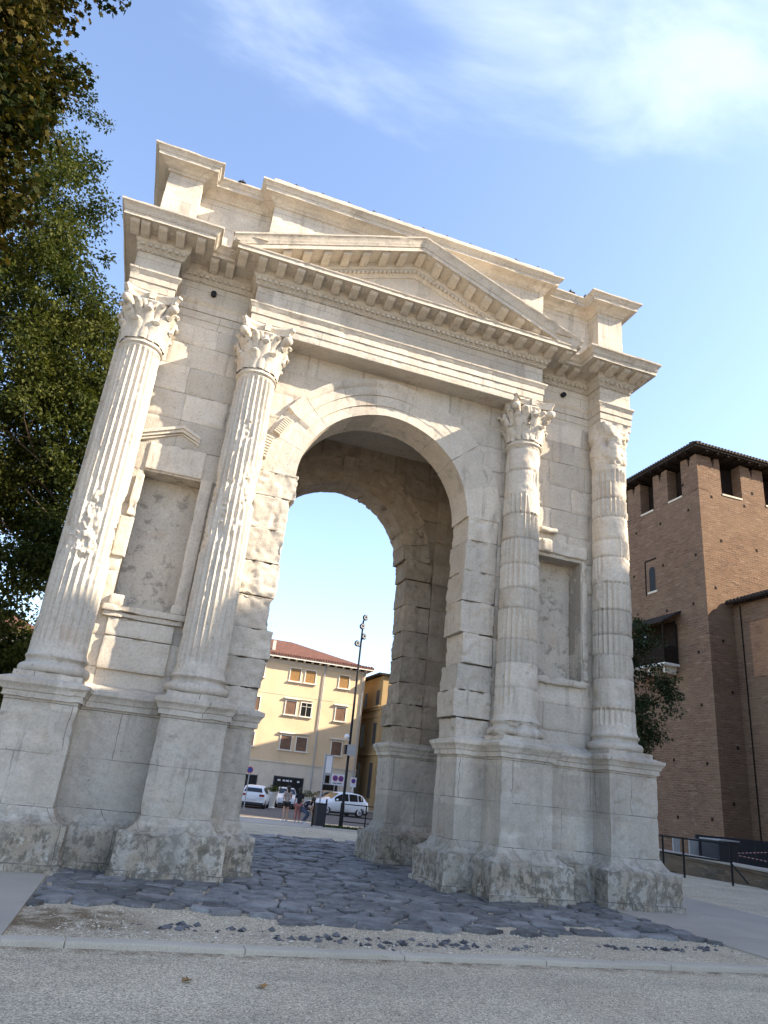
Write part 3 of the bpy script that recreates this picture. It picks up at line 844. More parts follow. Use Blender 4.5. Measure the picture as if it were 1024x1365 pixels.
# --- entablature
PATH = [(-5.3, -.45), (-4.53, -.45), (-4.53, 0), (-3.09, 0), (-3.09, -.45), (3.09, -.45), (3.09, 0), (4.53, 0), (4.53, -.45), (5.3, -.45),
        (5.3, D + .45), (-5.3, D + .45)]
OV = {0: (-.63, -1), 9: (.63, -1), 10: (.63, 1), 11: (-.63, 1)}
ARCHI = [(-.02, 9.155), (0, 9.16), (0, 9.305), (.016, 9.31), (.016, 9.465), (.034, 9.47), (.034, 9.59), (.05, 9.61), (.075, 9.66), (.085, 9.67), (.085, 9.705), (0, 9.715)]
FRZ = [(.001, 9.715), (0, 10.105)]
COR = [(.0, 10.105), (.03, 10.105), (.035, 10.145), (.07, 10.175), (.075, 10.235), (.1, 10.25), (.125, 10.285), (.13, 10.29), (.13, 10.425), (.49, 10.43), (.50, 10.415), (.515, 10.415), (.515, 10.49), (.535, 10.50), (.54, 10.525), (0, 10.56)]
SIMA = [(.50, 10.515), (.545, 10.52), (.55, 10.54), (.565, 10.575), (.60, 10.61), (.625, 10.625), (.63, 10.66), (.0, 10.70)]
ent = MB()
sweep(ent, PATH, ARCHI + FRZ[1:], True, .05, .045, OV)
for (x0, x1) in ((-5.3, -4.53), (-3.09, 3.09), (4.53, 5.3)):
    ent.boxg(x0 + .006, x1 - .006, -.44, .35, 9.15, 9.2, .06)
ent.box(-5.25, 5.25, .02, D, 9.21, 10.6)
def tintblocks(mbx, w, seed, k=.5):
    V = np.concatenate(mbx.V)
    tt = vnoise(np.c_[np.floor((V[:, 0] + 50) / w) * 3.17, np.floor(V[:, 2] / .42) * 2.3, np.zeros(len(V))], seed) * k
    mbx.V = [V]; mbx.tint = [tt]; mbx.Q = [np.concatenate(mbx.Q)] if mbx.Q else []; mbx.T = [np.concatenate(mbx.T)] if mbx.T else []
tintblocks(ent, 1.35, 3)
entab = build('entablature', ent, M_STONEE, arch, erode=dict(rough=.004, chip=.013, thr=.22, freq=6, wob=.004), angle=32)
cor = MB()
sweep(cor, PATH, COR, True, .05, .04, OV)
# dentil course
def dentils(mbx, p, q, out, z0, z1, w=.065, s=.108, dep=.045):
    p = np.array(p, float); q = np.array(q, float); L = np.linalg.norm(q - p); d = (q - p) / L; n = int(L / s); o = np.array(out, float)
    for k in range(n):
        a = p + d * (L * (k + .5) / n - w / 2); b = a + d * w
        c = np.array([a, b, b + o * dep, a + o * dep])
        mbx.box(c[:, 0].min(), c[:, 0].max(), c[:, 1].min(), c[:, 1].max(), z0, z1)
for (x0, x1, yy) in ((-5.3, -4.46, -.53), (-3.16, 3.16, -.53), (4.46, 5.3, -.53), (-4.44, -3.18, -.08), (3.18, 4.44, -.08)):
    dentils(cor, (x0, yy), (x1, yy), (0, -1), 10.18, 10.232)
    dentils(cor, (x0, yy + .042), (x1, yy + .042), (0, -1), 10.112, 10.142, .045, .08, .02)
def rosette(mbx, x, y, z):
    mbx.ball((x, y, z), .03, 8, (1, 1, .8))
    for q in range(6): mbx.ball((x + .05 * math.cos(q * PI / 3), y + .05 * math.sin(q * PI / 3), z + .006), .03, 6, (1, 1, .55))
for k in range(20): rosette(cor, -3.47 + 6.94 * (k - .5) / 19, -.745, 10.428)
for s in (-1, 1):
    for x in (4.47, 4.775, 5.085, 5.34): rosette(cor, s * x, -.745, 10.428)
SL = [(-5.3, D + .45), (-5.3, -.45), (-4.53, -.45), (-4.53, 0), (-3.09, 0), (-3.09, -1.03)]
sweep(cor, SL, SIMA, False, .05, .04, {1: (-.63, -1), 0: (-.63, 0)})
SR = [(3.09, -1.03), (3.09, 0), (4.53, 0), (4.53, -.45), (5.3, -.45), (5.3, D + .45)]
sweep(cor, SR, SIMA, False, .05, .04, {4: (.63, -1), 5: (.63, 0)})
cornice = build('cornice', cor, M_STONE, arch, erode=dict(rough=.004, chip=.014, thr=.2, freq=6, wob=.005), angle=32)
def modillion(shear=0.0):
    m = MB(); n = 6
    # console: deep at the wall, scrolled towards the front; local y forward is -y
    pr = [(.0, -.125), (.05, -.128), (.12, -.11), (.2, -.085), (.26, -.085), (.305, -.072), (.325, -.045), (.32, -.02), (.34, -.015), (.34, .0)]
    for side in (0,):
        P = np.array([[[x, -o, z + shear * x] for (o, z) in pr] for x in (-.084, -.07, 0, .07, .084)])
        P[0, :, 2] += .02; P[-1, :, 2] += .02
        m.grid(P, out=(0, -1, -1))
    for x, od in ((-.084, (-1, 0, 0)), (.084, (1, 0, 0))):
        P = np.array([[[x, -o, shear * x], [x, -o, min(z + .02, 0) + shear * x]] for (o, z) in pr]); m.grid(P, out=od)
    me = build('modillion', m, M_STONE, link=False, weld=True, angle=40)
    return me.data
ME_MOD = modillion(0); ME_MODL = modillion(.367); ME_MODR = modillion(-.367)
def put_mod(me, parent, x, y, z, rz=0.0):
    o = bpy.data.objects.new('modillion', me); COL.objects.link(o); o.parent = parent
    o.location = (x, y, z); o.rotation_euler = (0, 0, rz)
for k in range(20): put_mod(ME_MOD, cornice, -3.47 + 6.94 * k / 19, -.585, 10.428)
for s in (-1, 1):
    for k in range(3): put_mod(ME_MOD, cornice, s * (4.62 + .31 * k), -.585, 10.428)
    put_mod(ME_MOD, cornice, s * 5.42, -.585, 10.428)
    put_mod(ME_MOD, cornice, s * 4.25, -.585, 10.428)
    for k in (1, 2): put_mod(ME_MOD, cornice, s * (3.36 + .30 * k), -.135, 10.428)
# --- pediment
SLOPE = .367
ped = MB()
RP = [(0, -.60), (.03, -.60), (.035, -.56), (.07, -.53), (.075, -.47), (.1, -.455), (.125, -.42), (.13, -.41), (.13, -.275), (.49, -.27), (.50, -.285), (.515, -.285), (.515, -.2), (.535, -.19), (.54, -.16),
      (.555, -.14), (.565, -.1), (.595, -.05), (.62, -.03), (.625, 0), (-.02, .03)]
rp = sub_profile(RP, .04)
for s in (-1, 1):
    xs = np.linspace(0, 3.70, 78) * s
    P = np.stack([np.stack([np.full(len(rp), x), -.45 - rp[:, 0], 12.0 - SLOPE * abs(x) + rp[:, 1]], -1) for x in xs], 0)
    P[..., 2] = np.maximum(P[..., 2], 10.503)
    ped.grid(P, out=(0, -1, 0))
    for k in range(32):
        x = s * (.05 + 2.85 * k / 32)
        V = np.array([[x + dx, yy, 12.0 - SLOPE * abs(x + dx) + dz] for dx in (-.032, .032) for yy in (-.575, -.50) for dz in (-.525, -.475)])
        ped.add(V, [[0, 1, 3, 2], [4, 6, 7, 5], [0, 4, 5, 1], [2, 3, 7, 6], [0, 2, 6, 4], [1, 5, 7, 3]])
# tympanum
xs = np.linspace(-3.4, 3.4, 90); zt = np.linspace(0, 1, 14)
P = np.stack([np.stack([np.full(14, x), np.full(14, -.455), 10.5 + zt * max(.01, 12.0 - SLOPE * abs(x) - .55 - 10.5)], -1) for x in xs], 0)
ped.grid(P, out=(0, -1, 0))
pediment = build('pediment', ped, M_STONE, arch, erode=dict(rough=.004, chip=.013, thr=.22, freq=6, wob=.004), angle=32)
put_mod(ME_MOD, pediment, 0, -.585, 11.728 - .0)
for k in range(1, 9):
    x = .385 * k
    put_mod(ME_MODL, pediment, -x, -.585, 12.0 - SLOPE * x - .272); put_mod(ME_MODR, pediment, x, -.585, 12.0 - SLOPE * x - .272)
# --- attic
att = MB()
APATH = [(-5.15, -.46), (-4.5, -.46), (-4.5, -.1), (-3.08, -.1), (-3.08, -.45), (3.08, -.45), (3.08, -.1), (4.5, -.1), (4.5, -.46), (5.15, -.46), (5.15, D + .45), (-5.15, D + .45)]
ATT = [(0, 10.5), (0, 12.085), (.035, 12.09), (.04, 12.135), (.075, 12.15), (.12, 12.2), (.2, 12.225), (.245, 12.23), (.25, 12.305), (.265, 12.31), (.29, 12.36), (.325, 12.385), (.335, 12.39), (.335, 12.425), (-.06, 12.47)]
sweep(att, APATH, ATT, True, .055, .05)
att.box(-5.1, 5.1, -.08, D + .4, 12.3, 12.46)
tintblocks(att, 1.1, 8)
attic = build('attic', att, M_STONEE, arch, erode=dict(rough=.004, chip=.016, thr=.2, freq=5, wob=.006), angle=32)
mb = MB(); mb.boxg(-3.2, 3.2, -.70, D + .6, 12.44, 12.56, .1); mb.boxg(-5.1, -3.25, -.28, D + .3, 12.44, 12.515, .1); mb.boxg(3.25, 5.1, -.28, D + .3, 12.44, 12.515, .1)
roof = build('roof_slab', mb, M_STONE, attic, erode=dict(rough=.01, chip=.02, wob=.01))
mb = MB(); mb.lathe([(.0, .17), (.035, .11), (.065, .055), (.11, .03), (.12, 0)], (0, 0, 0), 6)
clip0 = build('roof_clip', mb, M_DGREY, attic)
cl = [(-2.75 + .56 * k, -.58, 12.555) for k in range(11)] + [(-3.8, -.27, 12.515), (3.9, -.27, 12.515), (4.3, -.27, 12.515)]
clip0.location = cl[0]
for c in cl[1:]:
    o = clip0.copy(); COL.objects.link(o); o.parent = attic; o.location = c
# --- niche frames
mb = MB()
mb.boxg(-3.36, -3.16, -.05, .05, 3.72, 6.12, .045, .1, .008)       # right jamb of the left niche
mb.boxg(-4.42, -4.29, -.07, .04, 5.22, 5.98, .045, .4, .01)
mb.boxg(-4.50, -4.28, -.045, .04, 4.5, 5.2, .045, .2, .02)
mb.boxg(-4.32, -3.36, -.03, .02, 6.12, 6.62, .045, .1, .008)
for (x0, z0, x1, z1) in ((-4.58, 6.74, -3.84, 7.02), (-3.84, 7.02, -3.52, 6.87)):
    for k, (dy, h) in enumerate(((.10, .055), (.07, .06), (.045, .05))):
        dz = (0, -.055, -.115)[k]
        V = np.array([[x, yy, z + dz + d] for (x, z) in ((x0, z0), (x1, z1)) for yy in (-dy, .03) for d in (-h, 0)])
        mb.add(V, [[0, 1, 3, 2], [4, 6, 7, 5], [0, 4, 5, 1], [2, 3, 7, 6], [0, 2, 6, 4], [1, 5, 7, 3]], tint=.15)
build('niche_frame', mb, M_STONE, arch, erode=dict(rough=.006, chip=.03, thr=.15, wob=.006), angle=40)
mb = MB()
mb.boxg(-4.43, -3.14, -.13, .03, 3.60, 3.70, .04, .0, .012); mb.boxg(-4.40, -3.17, -.085, .03, 3.52, 3.60, .04, .0, .01)
mb.boxg(-4.30, -3.28, -.06, .03, 3.23, 3.505, .05, .1, .008); mb.boxg(-4.30, -3.28, -.065, .03, 2.72, 3.215, .05, -.1, .008)
mb.boxg(-4.36, -4.12, -.07, .02, 3.705, 3.88, .04, .2, .03)
mb.boxg(-3.40, -3.2, -.07, .02, 3.705, 3.86, .04, .2, .03)
build('niche_sill', mb, M_STONE, arch, erode=dict(rough=.006, chip=.025, thr=.15, wob=.006), angle=40)
mb = MB()
mb.boxg(4.33, 4.45, -.035, .04, 3.72, 6.12, .045, .2, .01)
mb.boxg(3.18, 3.30, -.03, .04, 3.72, 5.9, .045, .1, .02)
mb.boxg(3.30, 3.72, -.13, .03, 6.56, 6.66, .035, .1, .03)
mb.boxg(3.2, 4.45, -.05, .02, 6.16, 6.42, .04, .2, .02)
mb.boxg(3.36, 3.6, -.10, .02, 6.14, 6.42, .035, -.3, .04)
build('niche_frame', mb, M_STONE, arch, erode=dict(rough=.015, chip=.075, thr=.08, freq=4, wob=.015), angle=50)
mb = MB(); mb.boxg(3.22, 4.42, -.085, .03, 3.56, 3.70, .04, .1, .03)
build('niche_sill', mb, M_STONE, arch, erode=dict(rough=.012, chip=.06, thr=.1, freq=4, wob=.01), angle=50)
# water spouts in the recessed frieze
for sx, x in ((-1, -3.86), (1, 3.86)):
    mb = MB(); mb.tube([(x, .02, 9.93), (x, -.09, 9.915)], [.055, .055], 12)
    build('water_spout', mb, M_BLACK, arch)

# --- columns
def shaft(xc, kindc, seed):
    r = random.Random(seed); mb = MB(); yc = -.28
    Z = np.arange(2.74, 8.2, .032); NT_ = 24 * 9; th = np.linspace(0, 2 * PI, NT_, endpoint=False)
    z, a = np.meshgrid(Z, th, indexing='ij')
    t_ = (z - 2.74) / 5.46
    R0 = .385 - .042 * t_ ** 1.6
    R0 = R0 + np.where(z < 2.84, (2.84 - z) * .35, 0)
    P = np.stack([xc + R0 * np.cos(a), yc + R0 * np.sin(a), z], -1)
    u = (a / (2 * PI) * 24) % 1
    fl = np.sqrt(np.clip(1 - ((u - .5) / .40) ** 2, 0, 1)) * .042
    endf = np.clip((8.08 - z) / .05, 0, 1) * np.clip((z - 2.90) / .05, 0, 1)
    if kindc == 'left':
        c = fbm(P * np.array([3.2, 3.2, 2.0]), seed, 4)
        zone = np.exp(-((z - DZ[xc][0]) / DZ[xc][1]) ** 2) * (.5 + .9 * vnoise(np.stack([np.cos(a) * 1.7, np.sin(a) * 1.7, z * 1.3], -1) + 5, seed + 3))
        dmg = np.clip((c * .6 + zone * 1.5 - .34) * 3.5, 0, 1)
        dmg = np.maximum(dmg, np.clip((fbm(P * 4.5 + 9, seed + 4, 3) - .36) * 5, 0, 1) * .8)
        nz = fbm(P * 9, seed + 6, 3)
        d = fl * endf * (1 - dmg) + dmg * (.032 + .05 * nz + .03 * fbm(P * 21, seed + 21, 2) + .024 * zone) + .002 * nz
        tn = .25 - .1 * dmg
        tn = np.broadcast_to(tn, d.shape)
    else:
        js = [2.74]
        while js[-1] < 7.7: js.append(js[-1] + r.uniform(.36, .62))
        js.append(8.2); js = np.array(js); idx = np.clip(np.searchsorted(js, z, 'right') - 1, 0, len(js) - 2)
        flv = np.array([r.choice(FL[kindc]) for _ in js]); ofs = np.array([r.uniform(-.005, .007) for _ in js]); tnt = np.array([r.uniform(-.35, .45) for _ in js])
        side = vnoise(np.stack([np.cos(a) * 1.1 + idx * 9.7, np.sin(a) * 1.1, z * .8], -1), seed + 2)
        has = np.clip((side * .9 + flv[idx] - .5) * 6, 0, 1)
        rough = fbm(P * 5.2 + idx[..., None] * 3.1, seed + 5, 4)
        jd = np.min(np.abs(z[..., None] - js[1:-1]), -1)
        d = fl * endf * has + (1 - has) * (.012 + .024 * rough) - ofs[idx] * .7 + np.clip(fbm(P * 2.6 + 4, seed + 8, 3) - .22, 0, 1) * .06
        d = d + .016 * np.clip(1 - jd / .018, 0, 1) + .010 * np.clip(1 - jd / .06, 0, 1) * (vnoise(P * 6, 3) > .0)
        tn = tnt[idx] - 1.0 * np.clip(1 - jd / .017, 0, 1)
    R = R0 - d
    P = np.stack([xc + R * np.cos(a), yc + R * np.sin(a), z], -1)
    mb.grid(P, cv=True, out=('c', (xc, yc, 5.4)), tint=np.asarray(tn).ravel())
    # astragal
    if kindc != 'worn_out':
        mb.lathe([(.33, 8.10), (.362, 8.115), (.378, 8.14), (.362, 8.165), (.352, 8.17), (.352, 8.2), (.3, 8.21)], (xc, yc, 0), 48, .2)
    return build('column', mb, M_STONE, arch, erode=dict(rough=.004, chip=.01, thr=.28, freq=8, wob=.004), angle=38)
DZ = {-4.83: (4.75, .55), -2.77: (5.5, .75)}
FL = {'worn': [.2, .4, .5, .7, .95], 'worn_out': [.4, .7, .95, 1.1, .9]}
def col_base(xc, col, worn):
    mb = MB(); yc = -.28
    pf = [(.3, 2.44), (.44, 2.46)]
    pf += [(.435 + .06 * math.cos(b), 2.545 + .075 * math.sin(b)) for b in np.linspace(-1.4, 1.5, 9)]
    pf += [(.425, 2.625), (.405, 2.645), (.402, 2.67), (.418, 2.69), (.425, 2.70)]
    pf += [(.415 + .025 * math.cos(b), 2.725 + .025 * math.sin(b)) for b in np.linspace(-1.3, 1.5, 6)]
    pf += [(.405, 2.755), (.40, 2.775), (.33, 2.79)]
    mb.lathe(pf, (xc, yc, 0), 64, .0)
    e = dict(rough=.006, chip=.03, thr=.18, wob=.006) if not worn else dict(rough=.014, chip=.09, thr=.05, freq=3.2, wob=.012)
    return build('base', mb, M_STONE, col, erode=e, angle=50)
def tongue(mb, ang, xc, yc, r0, z0, z1, w, curl, th=.03, tint=.2, top_w=1.0, lean=.06):
    """a plain water-leaf: rises along the bell, swells and curls outward at the tip"""
    pts = []; W = []
    H = z1 - z0; n = 11
    for k in range(n):
        s = k / (n - 1)
        if s < .72: rr = r0 + lean * (s / .72) ** 2.2; zz = z0 + H * s / .72 * .93
        else:
            q = (s - .72) / .28 * PI * .85
            rr = r0 + lean + curl * (1 - math.cos(q)) * .5 + curl * .1; zz = z0 + H * .93 + curl * .62 * math.sin(q)
        pts.append((rr, zz)); W.append(w * (.72 + .42 * math.sin(PI * min(1, s * 1.02) ** 1.35)) * top_w if s < .9 else w * top_w * (.85 - 2.3 * (s - .9)))
    pts = np.array(pts)
    d = np.gradient(pts, axis=0); d /= np.linalg.norm(d, axis=1, keepdims=True); nr = np.stack([d[:, 1], -d[:, 0]], 1)   # outward normal
    m = 10; ph = np.linspace(0, 2 * PI, m, endpoint=False)
    P = np.empty((n, m, 3)); ca, sa = math.cos(ang), math.sin(ang)
    for k in range(n):
        tx = W[k] * .5 * np.cos(ph); oy = th * np.sin(ph) * (1.25 if .5 < k / n else .9) + .010
        rr = pts[k, 0] + nr[k, 0] * oy; zz = pts[k, 1] + nr[k, 1] * oy
        rr = rr - tx ** 2 * 1.1
        P[k, :, 0] = xc + rr * ca - tx * sa; P[k, :, 1] = yc + rr * sa + tx * ca; P[k, :, 2] = zz
    b = mb.n
    mb.grid(P, cv=True, tint=tint)
    mb.poly.append([b + (n - 1) * m + j for j in range(m)])
def abacus(mb, xc, yc, h=.475, z0=9.0, z1=9.155, cut=.07, broken=None):
    out = []
    for q in range(4):
        a = q * PI / 2; R = np.array([[math.cos(a), -math.sin(a)], [math.sin(a), math.cos(a)]])
        side = []
        for s in np.linspace(-1, 1, 15):
            x = s * (h - cut * .5); y = -(h - .115 * (1 - s * s) ** .9) - (cut * .35 if abs(s) == 1 else 0)
            side.append(R @ np.array([x, y]))
        out += side
    out = np.array(out)
    rings = []
    for sc, z in ((.3, z0 + .0), (.90, z0), (.90, z0 + .045), (.925, z0 + .06), (.975, z0 + .1), (1.0, z0 + .11), (1.0, z1 - .004), (.99, z1), (.2, z1)):
        rings.append(np.c_[out * sc + np.array([xc, yc]), np.full(len(out), z)])
    mb.grid(np.stack(rings, 0), cv=True, out=('c', (xc, yc, z0 + .05)), tint=.35)
def capital(xc, col, style):
    mb = MB(); yc = -.28; z0 = 8.2
    r = random.Random(int(xc * 100))
    if style == 'eroded':
        n, m = 56, 46; th = np.linspace(0, 2 * PI, n, endpoint=False); zz = np.linspace(8.18, 9.16, m)
        z, a = np.meshgrid(zz, th, indexing='ij'); s = (z - 8.18) / .98
        sq = np.abs(np.cos(2 * (a - PI / 4))) ** 2
        R = .335 + .07 * s + .05 * sq * np.clip(s - .5, 0, 1)
        P = np.stack([xc + R * np.cos(a), yc + R * np.sin(a), z], -1)
        n1 = fbm(P * 4.2, 77, 4)
        side = np.clip(np.cos(a + .6), 0, 1)
        R = R + .05 * n1 + .05 * side * np.abs(vnoise(P * 8.5, 9)) - .06 * np.clip(vnoise(P * 5.5 + 4, 19) - .1, 0, 1)
        for (aa, zc_, w_, dd) in ((-2.35, 8.72, .15, .12), (-.85, 8.72, .15, .11), (-.2, 8.55, .12, .08)):
            da = (a - aa + PI) % (2 * PI) - PI
            R = R - dd * np.exp(-(da / .2) ** 2 - ((z - zc_) / w_) ** 2)
        P = np.stack([xc + R * np.cos(a), yc + R * np.sin(a), z], -1)
        mb.grid(P, cv=True, out=('c', (xc, yc, 8.7)), tint=.2)
        return build('capital', mb, M_STONE, col, erode=dict(rough=.016, chip=.06, thr=.1, freq=5, wob=.012), angle=60)
    mb.lathe([(.30, 8.16), (.349, 8.165), (.344, 8.22), (.338, 8.4), (.345, 8.65), (.37, 8.85), (.43, 8.96), (.40, 9.0), (.2, 9.02)], (xc, yc, 0), 40, .0)
    nn = 8
    for k in range(nn):
        a = -PI / 2 + k * 2 * PI / nn
        tongue(mb, a + PI / 8, xc, yc, .335, z0 + .01, 8.53, .20, .085, .032, lean=.055)
        tongue(mb, a, xc, yc, .345, z0 + .02, 8.74, .19, .095, .032, lean=.075)
    for q in range(4):
        a = PI / 4 + q * PI / 2
        # corner volute: stem rising from behind the leaves to a scroll below the abacus tip
        pts = []
        for s in np.linspace(0, 1, 8): 
            rr = .37 + .20 * s ** 1.7; pts.append((xc + rr * math.cos(a), yc + rr * math.sin(a), 8.66 + .29 * s ** .8))
        mb.tube(pts, np.linspace(.045, .075, 8), 10, .3)
        mb.ball((xc + .575 * math.cos(a), yc + .575 * math.sin(a), 8.90), .085, 14, (1, 1, 1.0), .35)
        for s in (-1, 1):
            aa = a + s * .36
            tongue(mb, aa, xc, yc, .36, 8.5, 8.86, .14, .09, .03, lean=.10)
        b = q * PI / 2
        mb.ball((xc + .445 * math.cos(b), yc + .445 * math.sin(b), 8.80), .075, 14, (.75, .75, 1.15), .3)
        for s in (-1, 1):
            bb = b + s * .17
            mb.tube([(xc + .38 * math.cos(b), yc + .38 * math.sin(b), 8.66), (xc + .41 * math.cos(bb), yc + .41 * math.sin(bb), 8.84), (xc + .43 * math.cos(bb + s * .1), yc + .43 * math.sin(bb + s * .1), 8.94)], [.03, .035, .045], 8, .3)
        mb.box(-.055, .055, -.035, .04, -.075, .075, .3, Matrix.Translation((xc + .385 * math.cos(b), yc + .385 * math.sin(b), 9.085)) @ Matrix.Rotation(b + PI / 2, 4, 'Z'))
    abacus(mb, xc, yc)
    e = dict(rough=.003, chip=.012, thr=.3, wob=.003) if style == 'leaf' else dict(rough=.012, chip=.05, thr=.06, freq=6, wob=.012)
    return build('capital', mb, M_STONE, col, erode=e, angle=45)
for xc, kc, cs, w in ((-4.83, 'left', 'leaf', 0), (-2.77, 'left', 'leaf', 0), (2.77, 'worn', 'rough', 1), (4.83, 'worn_out', 'eroded', 0)):
    c = shaft(xc, kc, int(abs(xc) * 10) + (0 if xc < 0 else 50))
    col_base(xc, c, w); capital(xc, c, cs)


def tile_edge(p, q, pitch, out, mat):
    # scalloped row of tile ends, one strip
    p = np.array(p, float); q = np.array(q, float); L = np.linalg.norm(q - p); n = int(L / pitch) * 6; t_ = np.linspace(0, 1, n + 1)
    h = np.abs(np.sin(t_ * int(L / pitch) * PI)) * pitch * .38; C = p + (q - p) * t_[:, None]; o = np.array(out, float)
    m = MB(); Z = np.array([0, 0, 1.0])
    P = np.stack([C - Z * .09 + o * .0, C - Z * .09 + o * .07, C + o * .07 + Z * h[:, None], C - o * .5 + Z * (h[:, None] + .16), C - o * .5 - Z * .05], 1)
    m.grid(P, out=tuple(o * .6 + Z * .8)); return build('roof_tile_edge', m, mat)
# ------------------------------------------------------------------ yellow house
yh = thing('yellow_house', 'pale yellow plastered apartment house with red tiled hip roof and brown shutters', 'house', (9, 58.3, -.84), world=True)
mb = MB(); mb.box(-3.0, 17.36, 58.3, 72, 2.72, 12.3); build('wall', mb, M_YEL, yh, smooth=False)
mb = MB(); mb.box(-3.02, 17.38, 58.27, 72, -1.2, 2.70)
for z in (.1, .95, 1.8): mb.box(-3.02, 17.37, 58.262, 58.268, z, z + .02)
mb.box(-3.05, 17.43, 58.2, 72, 2.66, 2.76); build('ground_floor_cladding', mb, M_CLAD, yh, smooth=False)
mb = MB(); mb.box(-3.02, 17.38, 58.25, 72, 11.95, 12.31); build('frieze_band', mb, M_CLAD, yh, smooth=False)
mb = MB()
ex0, ex1, ey0, ey1 = -3.6, 17.98, 57.62, 72.7
V = [(ex0, ey0, 12.62), (ex1, ey0, 12.62), (ex1, ey1, 12.62), (ex0, ey1, 12.62), (2.5, 65.1, 15.4), (10.4, 65.1, 15.4)]
mb.add(V, quads=[[0, 1, 5, 4], [2, 3, 4, 5]], tris=[[1, 2, 5], [3, 0, 4]]); mb.add([(ex0, ey0, 12.55), (ex1, ey0, 12.55), (ex1, ey1, 12.55), (ex0, ey1, 12.55)], quads=[[3, 2, 1, 0]])
rf = build('roof', mb, M_TILE, yh, smooth=False)
sub(rf, tile_edge((ex0, ey0, 12.66), (ex1, ey0, 12.66), .3, (0, -1, 0), M_TILE))
mb = MB(); mb.box(ex0, ex1, ey0 - .03, ey0 + .04, 12.42, 12.57); mb.box(ex1 - .05, ex1 + .03, ey0, ey1, 12.42, 12.57); build('gutter', mb, M_WHITE, yh, smooth=False)
bk = None
for k in range(26):
    x = -3.2 + .82 * k
    if bk is None:
        mb = MB(); mb.box(-.09, .09, -.56, 0, -.15, .0); mb.box(-.07, .07, -.3, 0, -.22, -.15); bk = build('eave_bracket', mb, M_WHITE, yh, smooth=False); o = bk
    else:
        o = bk.copy(); COL.objects.link(o); o.parent = yh
    o.location = Vector((x, 58.26, 12.5)) - Vector(yh['_rootloc'])
def win(parent, x0, x1, z0, z1, y, mat, hood=False, fr=.085, sill=.18):
    mb = MB()
    mb.box(x0 - fr, x0, y - .07, y + .05, z0, z1 + fr); mb.box(x1, x1 + fr, y - .07, y + .05, z0, z1 + fr); mb.box(x0, x1, y - .068, y + .05, z1, z1 + fr)
    mb.box(x0 - sill, x1 + sill, y - .16, y + .05, z0 - .12, z0 - .002)
    if hood: mb.box(x0 - .26, x1 + .26, y - .2, y + .05, z1 + fr + .12, z1 + fr + .24)
    f = build('window', mb, M_WHITE, parent, smooth=False)
    mb = MB(); 
    if mat is M_DGLASS:
        mb.box(x0, x1, y - .02, y + .03, z0, z1)
    else:
        n = 14
        for k in range(n):
            a = z0 + (z1 - z0) * k / n; mb.box(x0 + .003, x1 - .003, y - .03 + .012 * (k % 2), y + .03, a, a + (z1 - z0) / n)
    sub(f, build('shutter' if mat is not M_DGLASS else 'pane', mb, mat, smooth=False))
    return f
wx = [(5.85, 6.92), (9.52, 10.55), (11.07, 12.1), (14.62, 15.64), (1.2, 2.3)]
for i, (a, b) in enumerate(wx):
    win(yh, a, b, 10.38, 11.62, 58.29, M_SHUT2)
    f = win(yh, a, b, 7.16, 8.42, 58.29, M_SHUT if i != 2 else M_DGLASS, i in (1, 3))
    if i == 2:
        mb = MB(); xm = (a + b) / 2; mb.box(xm - .02, xm + .02, 58.225, 58.27, 7.16, 8.42); mb.box(a, b, 58.225, 58.27, 8.06, 8.10)
        sub(f, build('window_bar', mb, M_WHITE, smooth=False))
    win(yh, a, b, 3.9, 5.16, 58.29, M_SHUT, i in (1, 3))
mb = MB(); mb.box(9.3, 12.2, 58.16, 58.29, 8.66, 8.76); mb.box(9.3, 12.3, 58.16, 58.29, 5.42, 5.52); mb.box(-3, 17.4, 58.275, 58.29, 8.93, 8.96); build('string_moulding', mb, M_CLAD, yh, smooth=False)
for (a, b, z0, z1) in ((9.45, 12.2, -.83, 1.38), (6.55, 7.75, -.83, 1.25), (14.2, 15.6, -.83, 1.1), (2.4, 4.6, -.83, 1.3)):
    mb = MB(); mb.box(a - .08, b + .08, 58.2, 58.29, z0, z1 + .1); d = build('shop_front', mb, M_DGREY, yh, smooth=False)
    mb = MB(); n = 2 if b - a > 1.5 else 1
    for k in range(n): mb.box(a + (b - a) * k / n + .04, a + (b - a) * (k + 1) / n - .04, 58.17, 58.21, z0, z1)
    sub(d, build('pane', mb, M_DGLASS, smooth=False))
mb = MB()
for x, w in ((9.75, .28), (10.25, .22), (10.55, .3), (10.95, .18), (11.65, .22)): mb.box(x, x + w, 58.15, 58.168, 1.05, 1.2)
build('shop_lettering', mb, M_SIGNW, yh, smooth=False)
mb = MB(); mb.tube([(13.0, 58.2, -.8), (13.0, 58.2, 12.4)], [.06, .06], 8); mb.tube([(17.15, 58.2, -.8), (17.15, 58.2, 12.4)], [.06, .06], 8); build('drain_pipe', mb, M_GREY, yh)
mb = MB(); mb.tube([(7.6, 63, 14.2), (7.6, 63, 16.9)], [.03, .03], 6); mb.tube([(7.1, 63, 16.4), (8.2, 63, 16.4)], [.02, .02], 6); mb.tube([(7.2, 63, 16.7), (8.1, 63, 16.7)], [.02, .02], 6); build('antenna', mb, M_GREY, yh)
mb = MB(); mb.box(7.55, 7.85, 59.6, 59.9, 13.0, 14.3); build('chimney', mb, M_CLAD, yh, smooth=False)

